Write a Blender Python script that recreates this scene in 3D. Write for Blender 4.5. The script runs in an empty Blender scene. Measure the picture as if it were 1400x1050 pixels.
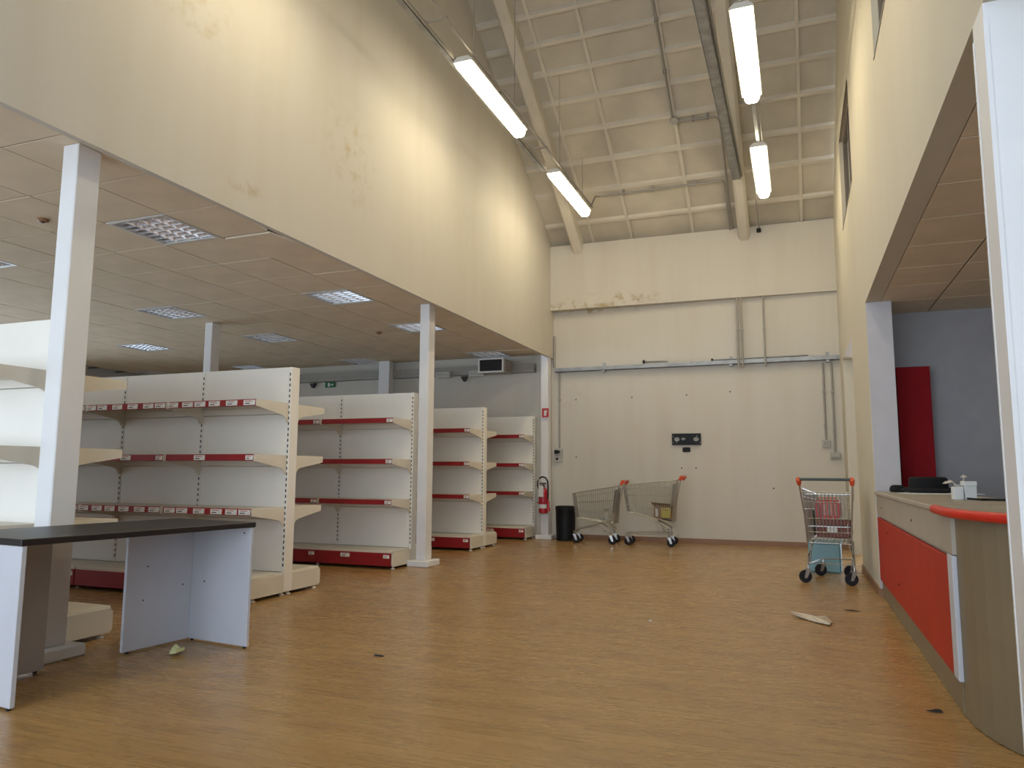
import bpy, math, random
from mathutils import Vector, Matrix
random.seed(7)
S = bpy.context.scene
C = S.collection
PI = math.pi

# ---------------------------------------------------------------- camera
cam = bpy.data.objects.new('camera', bpy.data.cameras.new('camera'))
C.objects.link(cam)
S.camera = cam
F_PX, PITCH, YAW, ROLL, CAM_H = 1013.1, math.radians(6.760), math.radians(21.036), math.radians(0.267), 1.09
cam.data.sensor_fit = 'HORIZONTAL'
cam.data.sensor_width = 36.0
cam.data.lens = 36.0 * F_PX / 1400.0
cam.data.clip_start = 0.05
fw = Vector((-math.sin(YAW) * math.cos(PITCH), math.cos(YAW) * math.cos(PITCH), math.sin(PITCH)))
rt = Vector((math.cos(YAW), math.sin(YAW), 0))
up = rt.cross(fw)
r2 = rt * math.cos(ROLL) + up * math.sin(ROLL)
u2 = -rt * math.sin(ROLL) + up * math.cos(ROLL)
M = Matrix((r2, u2, -fw)).transposed().to_4x4()
M.translation = (0, 0, CAM_H)
cam.matrix_world = M

# ---------------------------------------------------------------- light and exposure
W = bpy.data.worlds.new('sky')
S.world = W
W.use_nodes = True
bg = W.node_tree.nodes['Background']
bg.inputs[0].default_value = (0.72, 0.83, 1.0, 1)
bg.inputs[1].default_value = 5.8
LAMP_COL, LAMP_POW = (1.0, 0.885, 0.635, 1), 22.5
S.view_settings.view_transform = 'Standard'
S.view_settings.look = 'None'
S.view_settings.gamma = 1.0
S.view_settings.use_curve_mapping = False
S.view_settings.exposure = 0.12


def portal(x0, x1, z0, z1, y, side=False):
    l = bpy.data.lights.new('window_portal', 'AREA')
    l.shape = 'RECTANGLE'
    l.size, l.size_y = x1 - x0, z1 - z0
    l.cycles.is_portal = True
    o = bpy.data.objects.new('window_portal', l)
    o.location = ((x0 + x1) / 2, y, (z0 + z1) / 2)
    o.rotation_euler = (PI / 2, 0, 0)
    if side:
        o.location = (y, (x0 + x1) / 2, (z0 + z1) / 2)
        o.rotation_euler = (PI / 2, 0, -PI / 2)
    C.objects.link(o)


# ---------------------------------------------------------------- materials
def nodes(name):
    m = bpy.data.materials.new(name)
    m.use_nodes = True
    return m, m.node_tree, m.node_tree.nodes['Principled BSDF']


def mat(name, col, rough=0.5, metal=0.0, var=0.06, scale=6.0, bump=0.0, spec=0.5, col2=None, contrast=(0.35, 0.7)):
    """Principled with a procedural noise between col and a slightly different col2."""
    m, t, b = nodes(name)
    tc = t.nodes.new('ShaderNodeTexCoord')
    nz = t.nodes.new('ShaderNodeTexNoise')
    nz.inputs['Scale'].default_value = scale
    nz.inputs['Detail'].default_value = 5
    t.links.new(tc.outputs['Object'], nz.inputs['Vector'])
    cr = t.nodes.new('ShaderNodeValToRGB')
    c2 = col2 or tuple(max(0, c * (1 - var * 2)) for c in col)
    cr.color_ramp.elements[0].position, cr.color_ramp.elements[1].position = contrast
    cr.color_ramp.elements[0].color = (*c2, 1)
    cr.color_ramp.elements[1].color = (*col, 1)
    t.links.new(nz.outputs['Fac'], cr.inputs[0])
    t.links.new(cr.outputs[0], b.inputs['Base Color'])
    b.inputs['Roughness'].default_value = rough
    b.inputs['Metallic'].default_value = metal
    b.inputs['Specular IOR Level'].default_value = spec
    if bump:
        n2 = t.nodes.new('ShaderNodeTexNoise')
        n2.inputs['Scale'].default_value = scale * 8
        t.links.new(tc.outputs['Object'], n2.inputs['Vector'])
        bp = t.nodes.new('ShaderNodeBump')
        bp.inputs['Strength'].default_value = bump
        bp.inputs['Distance'].default_value = 0.01
        t.links.new(n2.outputs['Fac'], bp.inputs['Height'])
        t.links.new(bp.outputs[0], b.inputs['Normal'])
    return m


def stained(name, base, stain, spots, streak=0.25, rough=0.75):
    """Plaster with soft grime, vertical streaks and stains at given places ((x,y,z),(rx,ry,rz),amount)."""
    m, t, b = nodes(name)
    L = t.links.new
    geo = t.nodes.new('ShaderNodeNewGeometry')
    mp = t.nodes.new('ShaderNodeMapping')
    mp.inputs['Scale'].default_value = (2.2, 2.2, 0.25)
    L(geo.outputs['Position'], mp.inputs['Vector'])
    n1 = t.nodes.new('ShaderNodeTexNoise')
    n1.inputs['Scale'].default_value = 1.6
    n1.inputs['Detail'].default_value = 6
    L(mp.outputs[0], n1.inputs['Vector'])
    r1 = t.nodes.new('ShaderNodeMapRange')
    r1.inputs['From Min'].default_value = 0.45
    r1.inputs['From Max'].default_value = 0.8
    r1.inputs['To Max'].default_value = streak
    L(n1.outputs['Fac'], r1.inputs['Value'])
    n2 = t.nodes.new('ShaderNodeTexNoise')
    n2.inputs['Scale'].default_value = 7
    n2.inputs['Detail'].default_value = 8
    n2.inputs['Roughness'].default_value = 0.7
    L(geo.outputs['Position'], n2.inputs['Vector'])
    acc = r1.outputs[0]
    for pos, rad, amt in spots:
        s = t.nodes.new('ShaderNodeVectorMath'); s.operation = 'SUBTRACT'
        s.inputs[1].default_value = pos
        L(geo.outputs['Position'], s.inputs[0])
        d = t.nodes.new('ShaderNodeVectorMath'); d.operation = 'DIVIDE'
        d.inputs[1].default_value = rad
        L(s.outputs[0], d.inputs[0])
        ln = t.nodes.new('ShaderNodeVectorMath'); ln.operation = 'LENGTH'
        L(d.outputs[0], ln.inputs[0])
        mr = t.nodes.new('ShaderNodeMapRange')
        mr.inputs['From Min'].default_value = 1.0
        mr.inputs['From Max'].default_value = 0.25
        mr.inputs['To Max'].default_value = amt
        L(ln.outputs['Value'], mr.inputs['Value'])
        k = t.nodes.new('ShaderNodeMapRange')
        k.inputs['From Min'].default_value = 0.50
        k.inputs['From Max'].default_value = 0.78
        L(n2.outputs['Fac'], k.inputs['Value'])
        mu = t.nodes.new('ShaderNodeMath'); mu.operation = 'MULTIPLY'
        L(mr.outputs[0], mu.inputs[0]); L(k.outputs[0], mu.inputs[1])
        ad = t.nodes.new('ShaderNodeMath'); ad.operation = 'ADD'; ad.use_clamp = True
        L(acc, ad.inputs[0]); L(mu.outputs[0], ad.inputs[1])
        acc = ad.outputs[0]
    mx = t.nodes.new('ShaderNodeMixRGB')
    mx.inputs[1].default_value = (*base, 1)
    mx.inputs[2].default_value = (*stain, 1)
    L(acc, mx.inputs[0])
    L(mx.outputs[0], b.inputs['Base Color'])
    b.inputs['Roughness'].default_value = rough
    bp = t.nodes.new('ShaderNodeBump')
    bp.inputs['Strength'].default_value = 0.12
    bp.inputs['Distance'].default_value = 0.02
    L(n2.outputs['Fac'], bp.inputs['Height'])
    L(bp.outputs[0], b.inputs['Normal'])
    return m


def floor_mat():
    m, t, b = nodes('wood_print_vinyl')
    L = t.links.new
    geo = t.nodes.new('ShaderNodeNewGeometry')
    br = t.nodes.new('ShaderNodeTexBrick')
    br.offset = 0.37
    br.inputs['Scale'].default_value = 1.0
    br.inputs['Brick Width'].default_value = 0.9
    br.inputs['Row Height'].default_value = 0.068
    br.inputs['Mortar Size'].default_value = 0.0008
    br.inputs['Bias'].default_value = 0.0
    br.inputs['Color1'].default_value = (0.39, 0.232, 0.086, 1)
    br.inputs['Color2'].default_value = (0.445, 0.272, 0.106, 1)
    br.inputs['Mortar'].default_value = (0.35, 0.205, 0.088, 1)
    L(geo.outputs['Position'], br.inputs['Vector'])
    mp = t.nodes.new('ShaderNodeMapping')
    mp.inputs['Scale'].default_value = (1.5, 26, 1)
    L(geo.outputs['Position'], mp.inputs['Vector'])
    nz = t.nodes.new('ShaderNodeTexNoise')
    nz.inputs['Scale'].default_value = 1.4
    nz.inputs['Detail'].default_value = 7
    nz.inputs['Roughness'].default_value = 0.62
    L(mp.outputs[0], nz.inputs['Vector'])
    cr = t.nodes.new('ShaderNodeValToRGB')
    cr.color_ramp.elements[0].position = 0.30
    cr.color_ramp.elements[1].position = 0.72
    cr.color_ramp.elements[0].color = (0.82, 0.78, 0.72, 1)
    cr.color_ramp.elements[1].color = (1.06, 1.05, 1.04, 1)
    L(nz.outputs['Fac'], cr.inputs[0])
    mx = t.nodes.new('ShaderNodeMixRGB'); mx.blend_type = 'MULTIPLY'; mx.inputs[0].default_value = 1
    L(br.outputs['Color'], mx.inputs[1]); L(cr.outputs[0], mx.inputs[2])
    # dirt smears near the back of the hall
    n3 = t.nodes.new('ShaderNodeTexNoise')
    n3.inputs['Scale'].default_value = 1.8; n3.inputs['Detail'].default_value = 9
    mp3 = t.nodes.new('ShaderNodeMapping'); mp3.inputs['Scale'].default_value = (1.0, 2.6, 1)
    L(geo.outputs['Position'], mp3.inputs['Vector']); L(mp3.outputs[0], n3.inputs['Vector'])
    c3 = t.nodes.new('ShaderNodeMapRange')
    c3.inputs['From Min'].default_value = 0.58; c3.inputs['From Max'].default_value = 0.72
    c3.inputs['To Max'].default_value = 0.45
    L(n3.outputs['Fac'], c3.inputs['Value'])
    m2 = t.nodes.new('ShaderNodeMixRGB'); m2.inputs[2].default_value = (0.27, 0.15, 0.065, 1)
    L(c3.outputs[0], m2.inputs[0]); L(mx.outputs[0], m2.inputs[1])
    L(m2.outputs[0], b.inputs['Base Color'])
    rr = t.nodes.new('ShaderNodeMapRange')
    rr.inputs['To Min'].default_value = 0.20; rr.inputs['To Max'].default_value = 0.36
    L(nz.outputs['Fac'], rr.inputs['Value']); L(rr.outputs[0], b.inputs['Roughness'])
    b.inputs['Specular IOR Level'].default_value = 0.45
    return m


def emit(name, col, strength):
    m, t, b = nodes(name)
    e = t.nodes.new('ShaderNodeEmission')
    e.inputs[0].default_value = col
    e.inputs[1].default_value = strength
    t.links.new(e.outputs[0], t.nodes['Material Output'].inputs[0])
    return m


def ticket_mat():
    """White price ticket with a faint red line and a dark line of print."""
    m, t, b = nodes('price_ticket_paper')
    L = t.links.new
    tc = t.nodes.new('ShaderNodeTexCoord')
    sp = t.nodes.new('ShaderNodeSeparateXYZ')
    L(tc.outputs['Generated'], sp.inputs[0])
    def band(sock, a, z):
        n1 = t.nodes.new('ShaderNodeMath'); n1.operation = 'GREATER_THAN'; n1.inputs[1].default_value = a
        n2 = t.nodes.new('ShaderNodeMath'); n2.operation = 'LESS_THAN'; n2.inputs[1].default_value = z
        n3 = t.nodes.new('ShaderNodeMath'); n3.operation = 'MULTIPLY'
        L(sock, n1.inputs[0]); L(sock, n2.inputs[0]); L(n1.outputs[0], n3.inputs[0]); L(n2.outputs[0], n3.inputs[1])
        return n3.outputs[0]
    def both(a, c):
        n3 = t.nodes.new('ShaderNodeMath'); n3.operation = 'MULTIPLY'
        L(a, n3.inputs[0]); L(c, n3.inputs[1]); return n3.outputs[0]
    x1 = t.nodes.new('ShaderNodeMixRGB'); x1.inputs[1].default_value = (0.88, 0.86, 0.80, 1); x1.inputs[2].default_value = (0.55, 0.12, 0.10, 1)
    L(both(band(sp.outputs['Z'], 0.68, 0.82), band(sp.outputs['X'], 0.15, 0.75)), x1.inputs[0])
    x2 = t.nodes.new('ShaderNodeMixRGB'); x2.inputs[2].default_value = (0.10, 0.09, 0.08, 1)
    L(both(band(sp.outputs['Z'], 0.22, 0.42), band(sp.outputs['X'], 0.12, 0.55)), x2.inputs[0])
    L(x1.outputs[0], x2.inputs[1]); L(x2.outputs[0], b.inputs['Base Color'])
    b.inputs['Roughness'].default_value = 0.5
    return m


WALL = (0.61, 0.565, 0.49)
m_wall = stained('plaster_wall', WALL, (0.42, 0.33, 0.20), [], 0.16)
m_wall_left = stained('plaster_wall_left', WALL, (0.46, 0.36, 0.20),
                      [((-3.84, 5.75, 4.05), (0.5, 0.55, 0.65), 1.0), ((-3.84, 3.75, 4.35), (0.5, 0.45, 0.35), 1.0),
                       ((-3.84, 8.2, 4.2), (0.5, 0.35, 0.35), 0.5), ((-3.84, 4.35, 3.22), (0.5, 0.25, 0.08), 1.6)], 0.18)
m_wall_back = stained('plaster_wall_back', WALL, (0.36, 0.26, 0.11),
                      [((-2.8, 11.85, 3.90), (1.2, 0.7, 0.20), 1.6), ((-3.45, 11.85, 3.86), (0.6, 0.7, 0.14), 1.6),
                       ((-3.5, 11.97, 2.4), (0.35, 0.5, 0.5), 0.35)], 0.14)
m_wall_right = stained('plaster_wall_right', (0.60, 0.55, 0.44), (0.42, 0.36, 0.24), [((0.64, 8.9, 0.9), (0.4, 0.25, 0.6), 0.8)], 0.12)
m_jamb = mat('lilac_grey_paint', (0.55, 0.52, 0.53), 0.7, var=0.03)
m_violet = mat('violet_grey_paint', (0.33, 0.31, 0.31), 0.7, var=0.04)
m_tile = mat('mineral_tile', (0.78, 0.65, 0.475), 0.9, var=0.05, scale=3, bump=0.05)
m_tee = mat('tile_grid_dark', (0.10, 0.08, 0.06), 0.8)
m_roof = mat('painted_concrete', (0.62, 0.56, 0.455), 0.85, var=0.10, scale=1.6, bump=0.08)
m_rib = mat('painted_concrete_rib', (0.68, 0.62, 0.52), 0.85, var=0.06, scale=2.0, bump=0.06)
m_dark = mat('void_shade_paint', (0.03, 0.028, 0.025), 0.9)  # shade above the tiles put into the slab colour
m_floor = floor_mat()
m_white = mat('white_column_paint', (0.80, 0.78, 0.77), 0.55, var=0.03, scale=3)
m_base = mat('wood_baseboard', (0.30, 0.15, 0.075), 0.5, var=0.1)
m_panel = mat('cream_enamel', (0.90, 0.85, 0.77), 0.45, var=0.02, scale=3)
m_beige = mat('beige_enamel', (0.76, 0.69, 0.575), 0.45, var=0.03, scale=4)
m_red = mat('red_rail', (0.36, 0.016, 0.018), 0.4, var=0.08, scale=5)
m_slot = mat('slot_black', (0.02, 0.018, 0.015), 0.8)
m_ticket = ticket_mat()
m_black = mat('black_plastic', (0.009, 0.009, 0.010), 0.5, spec=0.25)
m_rubber = mat('dark_rubber', (0.018, 0.016, 0.02), 0.7, spec=0.25)
m_desktop = mat('black_laminate', (0.016, 0.013, 0.013), 0.42, var=0.1, scale=12)
m_lam = mat('white_laminate', (0.56, 0.56, 0.60), 0.5, var=0.03, scale=3)
m_zinc = mat('galvanised_steel', (0.40, 0.40, 0.405), 0.5, 0.7, var=0.15, scale=9)
m_chrome = mat('chrome_wire', (0.46, 0.45, 0.42), 0.32, 0.85, var=0.05)
m_orange = mat('orange_plastic', (0.72, 0.09, 0.03), 0.4)
m_green = mat('dark_green_grip', (0.03, 0.05, 0.045), 0.4)
m_greyp = mat('grey_plastic', (0.46, 0.44, 0.40), 0.5)
m_louvre = mat('bright_aluminium', (0.86, 0.86, 0.90), 0.22, 0.85, var=0.02)
m_fixt = mat('white_fixture', (0.70, 0.68, 0.64), 0.4)
m_tube = emit('lit_diffuser', LAMP_COL, LAMP_POW)
m_counter = mat('beige_counter_board', (0.42, 0.37, 0.30), 0.5, var=0.05, scale=3)
m_counter2 = mat('brown_curved_board', (0.235, 0.18, 0.105), 0.5, var=0.08, scale=3)
m_ored = mat('orange_red_panel', (0.46, 0.028, 0.012), 0.5, var=0.05, scale=3, spec=0.2)
m_obull = mat('bright_red_edge', (0.66, 0.028, 0.014), 0.4, spec=0.3)
m_dred = mat('dark_red_board', (0.27, 0.010, 0.014), 0.8, var=0.05, spec=0.15)
m_paper = mat('white_paper', (0.72, 0.72, 0.70), 0.6)
m_ext = mat('extinguisher_red', (0.45, 0.02, 0.03), 0.3)
m_blue = mat('pale_blue_plastic', (0.20, 0.38, 0.44), 0.5)
m_card = mat('brown_cardboard', (0.30, 0.17, 0.08), 0.8)
m_yellow = mat('yellow_pack', (0.55, 0.45, 0.05), 0.5)
m_ygreen = mat('yellowish_paper', (0.60, 0.60, 0.30), 0.7)
m_film = mat('cloudy_film', (0.60, 0.52, 0.40), 0.4)
m_glass_dark = mat('dark_window_glass', (0.05, 0.06, 0.055), 0.08, spec=0.8)
m_frame = mat('window_frame_brown', (0.20, 0.16, 0.13), 0.4)
m_signred = mat('sign_red', (0.50, 0.03, 0.03), 0.4)
m_signgreen = mat('sign_green', (0.02, 0.16, 0.06), 0.4)
m_darkgrey = mat('dark_grey_cloth', (0.06, 0.06, 0.055), 0.9)
m_brownred = mat('dull_red_plastic', (0.22, 0.045, 0.03), 0.5)
m_redp = mat('bright_red_plastic', (0.55, 0.03, 0.02), 0.4)
m_hat = mat('black_felt', (0.006, 0.006, 0.007), 0.95)
m_pipe = mat('grey_conduit', (0.36, 0.33, 0.29), 0.5, 0.2)


def glass_mat():
    m, t, b = nodes('clear_glazing')
    tr = t.nodes.new('ShaderNodeBsdfTransparent'); tr.inputs[0].default_value = (0.93, 0.95, 0.94, 1)
    gl = t.nodes.new('ShaderNodeBsdfGlossy'); gl.inputs['Roughness'].default_value = 0.02
    fr = t.nodes.new('ShaderNodeFresnel'); fr.inputs[0].default_value = 1.45
    mx = t.nodes.new('ShaderNodeMixShader')
    t.links.new(fr.outputs[0], mx.inputs[0]); t.links.new(tr.outputs[0], mx.inputs[1]); t.links.new(gl.outputs[0], mx.inputs[2])
    t.links.new(mx.outputs[0], t.nodes['Material Output'].inputs[0])
    return m


m_glass = glass_mat()


# ---------------------------------------------------------------- mesh helpers
class MB:
    def __init__(self):
        self.v, self.f = [], []

    def add(self, vs, fs):
        n = len(self.v)
        self.v += [tuple(p) for p in vs]
        self.f += [tuple(i + n for i in f) for f in fs]
        return self

    def box(self, x0, x1, y0, y1, z0, z1):
        vs = [(x0, y0, z0), (x1, y0, z0), (x1, y1, z0), (x0, y1, z0), (x0, y0, z1), (x1, y0, z1), (x1, y1, z1), (x0, y1, z1)]
        return self.add(vs, [(3, 2, 1, 0), (4, 5, 6, 7), (0, 1, 5, 4), (1, 2, 6, 5), (2, 3, 7, 6), (3, 0, 4, 7)])

    def bev(self, x0, x1, y0, y1, z0, z1, b=0.004):
        """Box with chamfered edges all round (built from three nested shells)."""
        vs = []
        for (z, i) in ((z0, b), (z0 + b, 0), (z1 - b, 0), (z1, b)):
            xa, xb, ya, yb = x0 + i, x1 - i, y0 + i, y1 - i
            c = b if i == 0 else 0.0
            if i == 0:
                vs += [(xa + c, ya, z), (xb - c, ya, z), (xb, ya + c, z), (xb, yb - c, z), (xb - c, yb, z), (xa + c, yb, z), (xa, yb - c, z), (xa, ya + c, z)]
            else:
                vs += [(xa, ya, z), (xb, ya, z), (xb, ya, z), (xb, yb, z), (xb, yb, z), (xa, yb, z), (xa, yb, z), (xa, ya, z)]
        fs = [tuple(reversed(range(8))), tuple(range(24, 32))]
        for k in range(3):
            for j in range(8):
                a, c = k * 8 + j, k * 8 + (j + 1) % 8
                fs.append((a, c, c + 8, a + 8))
        return self.add(vs, fs)

    def prism(self, pts, axis, a, b):
        """Polygon pts extruded along axis from a to b. pts are the other two coordinates in order."""
        def P(p, h):
            return {'x': (h, p[0], p[1]), 'y': (p[0], h, p[1]), 'z': (p[0], p[1], h)}[axis]
        n = len(pts)
        vs = [P(p, a) for p in pts] + [P(p, b) for p in pts]
        fs = [tuple(reversed(range(n))), tuple(range(n, 2 * n))] + [(i, (i + 1) % n, n + (i + 1) % n, n + i) for i in range(n)]
        return self.add(vs, fs)

    def tube(self, pts, r, n=8, caps=True):
        pts = [Vector(p) for p in pts]
        rings = []
        for i, p in enumerate(pts):
            d = (pts[min(i + 1, len(pts) - 1)] - pts[max(i - 1, 0)]).normalized()
            ref = Vector((0, 0, 1)) if abs(d.z) < 0.9 else Vector((1, 0, 0))
            a = d.cross(ref).normalized(); c = d.cross(a).normalized()
            rr = r[i] if isinstance(r, (list, tuple)) else r
            rings.append([p + (a * math.cos(2 * PI * k / n) + c * math.sin(2 * PI * k / n)) * rr for k in range(n)])
        vs = [q for g in rings for q in g]
        fs = []
        for i in range(len(pts) - 1):
            for k in range(n):
                fs.append((i * n + k, i * n + (k + 1) % n, (i + 1) * n + (k + 1) % n, (i + 1) * n + k))
        if caps:
            fs += [tuple(reversed(range(n))), tuple(range(len(vs) - n, len(vs)))]
        return self.add(vs, fs)

    def lathe(self, prof, cx=0, cy=0, n=24, cz=0):
        vs = []
        for r, z in prof:
            vs += [(cx + r * math.cos(2 * PI * k / n), cy + r * math.sin(2 * PI * k / n), cz + z) for k in range(n)]
        fs = []
        for i in range(len(prof) - 1):
            for k in range(n):
                fs.append((i * n + k, i * n + (k + 1) % n, (i + 1) * n + (k + 1) % n, (i + 1) * n + k))
        fs += [tuple(reversed(range(n))), tuple(range(len(vs) - n, len(vs)))]
        return self.add(vs, fs)

    def disc(self, c, axis, r, t, n=20, prof=None):
        """Short wheel along axis 'x' or 'y' centred at c."""
        prof = prof or [(r * 0.55, -t), (r * 0.92, -t), (r, -t * 0.5), (r, t * 0.5), (r * 0.92, t), (r * 0.55, t)]
        vs = []
        for rr, h in prof:
            for k in range(n):
                a, b = rr * math.cos(2 * PI * k / n), rr * math.sin(2 * PI * k / n)
                vs.append((c[0] + h, c[1] + a, c[2] + b) if axis == 'x' else (c[0] + a, c[1] + h, c[2] + b))
        fs = []
        for i in range(len(prof) - 1):
            for k in range(n):
                fs.append((i * n + k, i * n + (k + 1) % n, (i + 1) * n + (k + 1) % n, (i + 1) * n + k))
        fs += [tuple(reversed(range(n))), tuple(range(len(vs) - n, len(vs)))]
        return self.add(vs, fs)

    def xf(self, mtx):
        self.v = [tuple(mtx @ Vector(p)) for p in self.v]
        return self

    def mesh(self, name, m, smooth=False):
        import bmesh
        me = bpy.data.meshes.new(name)
        me.from_pydata(self.v, [], self.f)
        bm = bmesh.new(); bm.from_mesh(me)
        bmesh.ops.remove_doubles(bm, verts=bm.verts, dist=1e-6)
        bmesh.ops.recalc_face_normals(bm, faces=bm.faces)
        bm.to_mesh(me); bm.free()
        me.materials.append(m)
        if smooth:
            for p in me.polygons:
                p.use_smooth = True
            me.set_sharp_from_angle(angle=math.radians(40))
        return me

    def build(self, name, m, parent=None, smooth=False, kind=None):
        return place(name, self.mesh(name, m, smooth), parent, kind=kind)


def place(name, me, parent=None, loc=(0, 0, 0), rz=0.0, kind=None):
    o = bpy.data.objects.new(name, me)
    C.objects.link(o)
    o.parent = parent
    o.location = loc
    o.rotation_euler = (0, 0, rz)
    if kind:
        o['kind'] = kind
    return o


def tag(o, label, cat, group=None):
    o['label'] = label
    o['category'] = cat
    if group:
        o['group'] = group
    return o


def thing(name, label, cat, loc=(0, 0, 0), rz=0.0, group=None):
    o = bpy.data.objects.new(name, None)
    o.empty_display_size = 0.1
    C.objects.link(o)
    o.location = loc
    o.rotation_euler = (0, 0, rz)
    return tag(o, label, cat, group)


def struct(name, mb, m, parent=None, smooth=False):
    o = mb.build(name, m, parent, smooth)
    if parent is None:
        o['kind'] = 'structure'
    return o


# ---------------------------------------------------------------- sizes of the hall
XL, XR, YB, YF = -3.84, 0.64, 11.97, -2.6      # left wall face, right wall face, back wall, shop front
ZL, ZR, ZC = 3.01, 2.672, 3.096                            # the two suspended ceilings
EAVE, T0, RIDGE = 4.917, 0.6273, 4.70
XFAR = -13.2                                    # far left wall of the store
XSIDE = 4.0                                     # far side of the room behind the counter


def roofz(y):
    return EAVE + T0 * (YB - y) if y >= RIDGE else EAVE + T0 * (YB - RIDGE) - T0 * (RIDGE - y)


# ---------------------------------------------------------------- structure
struct('floor', MB().box(XFAR, XSIDE, YF, YB + 0.2, -0.1, 0), m_floor)
# back wall: lower wall, and the upper part that stands proud as a beam, slightly out of square
o = struct('wall_back', MB().box(XFAR, XR + 0.3, YB, YB + 0.2, 0, EAVE + 0.3), m_wall_back)
struct('upper_band', MB().prism([(XL, YB - 0.17), (XR, YB - 0.06), (XR, YB), (XL, YB)], 'z', 3.82, EAVE + 0.02), m_wall_back, o)
# left wall above the store opening, up to the roof
gable = [(YF, ZL), (YB, ZL), (YB, roofz(YB) + 0.1), (RIDGE, roofz(RIDGE) + 0.1), (YF, roofz(YF) + 0.1)]
o = struct('wall_left', MB().prism(gable, 'x', XL - 0.05, XL), m_wall_left)
cr = MB()
struct('wall_store', MB().box(XFAR - 0.2, XFAR, YF, YB, 0, 0.1).box(XFAR - 0.2, XFAR, YF, YB, 2.75, 3.5).box(XFAR - 0.2, XFAR, YF, 2.0, 0.1, 2.75).box(XFAR - 0.2, XFAR, 9.5, YB, 0.1, 2.75), m_wall)
wn = struct('window_4', MB().box(XFAR - 0.12, XFAR - 0.04, 2.0, 9.5, 0.1, 0.18).box(XFAR - 0.12, XFAR - 0.04, 2.0, 9.5, 2.68, 2.75), m_frame)  # unseen side glazing, added to bring more daylight into the far store
for k in range(4):
    y = 2.0 + 2.5 * k
    struct('mullion', MB().box(XFAR - 0.12, XFAR - 0.04, max(2.0, y - 0.03), min(9.5, y + 0.03), 0.18, 2.68), m_frame, wn)
    if k < 3:
        struct('pane', MB().box(XFAR - 0.085, XFAR - 0.075, y + 0.03, y + 2.47, 0.18, 2.68), m_glass, wn)
# right wall: pieces round the high windows, the door and the counter opening
rw = MB()
T = 0.13
rw.box(XR, XR + T, YF, YB, ZR, 4.15)
rw.box(XR, XR + T, YF, 4.1, 4.15, 5.3).box(XR, XR + T, 5.8, 8.25, 4.15, 5.3).box(XR, XR + T, 9.95, YB, 4.15, 5.3)
g2 = [(YF, 5.3), (YB, 5.3), (YB - 0.6, roofz(YB - 0.6)), (RIDGE, roofz(RIDGE) + 0.1), (YF + 0.5, roofz(YF + 0.5))]
rw.prism(g2, 'x', XR, XR + T)
o = struct('wall_right', rw, m_wall_right)
struct('pier', MB().box(XR, XR + 0.21, 7.5, 9.41, 0, ZR), m_wall_right, o)
struct('pier', MB().box(XR, XR + 0.24, 11.25, YB, 0, ZR), m_wall_right, o)
struct('pier_return', MB().box(XR + 0.004, XR + 0.215, 7.490, 7.5, 0, ZR - 0.002), m_jamb, o)
struct('lining', MB().box(XR + T, XR + 2.0, 9.0, YB, 2.73, 2.8), m_wall, o)
struct('wall_light_block', MB().box(2.2, 2.3, 8.2, YB + 0.2, 0, 3.0), m_wall)  # unseen wall added to stop sky light leaking in through the door
struct('wall_counter_room', MB().box(XR + 0.21, XSIDE, 8.14, 8.24, 0, 3.2), m_violet)
struct('wall_side', MB().box(XSIDE, XSIDE + 0.1, YF, 8.24, 0, 3.2), m_violet)
# pillar beside the counter, nearest the camera
pl = struct('trim_1', MB().box(XR, XR + 0.165, 2.75, 2.90, 0, ZR), m_white)
struct('corner_bead', MB().box(XR - 0.003, XR + 0.012, 2.742, 2.757, 0, ZR - 0.06), m_white, pl)
struct('corner_bead', MB().box(XR - 0.003, XR + 0.010, 2.893, 2.905, 0, ZR - 0.06), m_white, pl)

# shop front behind the camera, glazed
sf = MB()
sf.box(XFAR, XSIDE, YF - 0.15, YF, 2.75, 2.95).box(XFAR, XL, YF - 0.15, YF, 2.95, 5.4).box(0.6, XSIDE, YF - 0.15, YF, 2.95, 5.4).box(XL, 0.6, YF - 0.15, YF, 4.85, 5.4)
sf.box(XFAR, -11.0, YF - 0.15, YF, 0, 2.75).box(3.0, XSIDE, YF - 0.15, YF, 0, 2.75)
struct('wall_front', sf, m_wall)
wn = struct('window_1', MB().box(-11.0, 3.0, YF - 0.12, YF - 0.04, 0, 0.12).box(-11.0, 3.0, YF - 0.12, YF - 0.04, 2.68, 2.75), m_frame)
for k in range(8):
    x = -11.0 + 2.0 * k
    struct('mullion', MB().box(max(-11.0, x - 0.03), min(3.0, x + 0.03), YF - 0.12, YF - 0.04, 0.12, 2.68), m_frame, wn)
    if k < 7:
        struct('pane', MB().box(x + 0.03, x + 1.97, YF - 0.085, YF - 0.075, 0.12, 2.68), m_glass, wn)
portal(-11.0, 3.0, 0.1, 2.7, YF - 0.1)
portal(2.0, 9.5, 0.18, 2.68, XFAR - 0.1, True)

wn = struct('window_5', MB().box(XL, 0.6, YF - 0.12, YF - 0.04, 2.95, 3.02).box(XL, 0.6, YF - 0.12, YF - 0.04, 4.78, 4.85), m_frame)  # unseen upper glazing, added to throw daylight onto the shelf tops
for k in range(4):
    x = XL + 1.48 * k
    struct('mullion', MB().box(x - 0.03 * (k > 0), x + 0.03 * (k < 3), YF - 0.12, YF - 0.04, 3.02, 4.78), m_frame, wn)
    if k < 3:
        struct('pane', MB().box(x + 0.03, x + 1.45, YF - 0.085, YF - 0.075, 3.02, 4.78), m_glass, wn)
portal(XL, 0.6, 3.02, 4.78, YF - 0.1)

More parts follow.
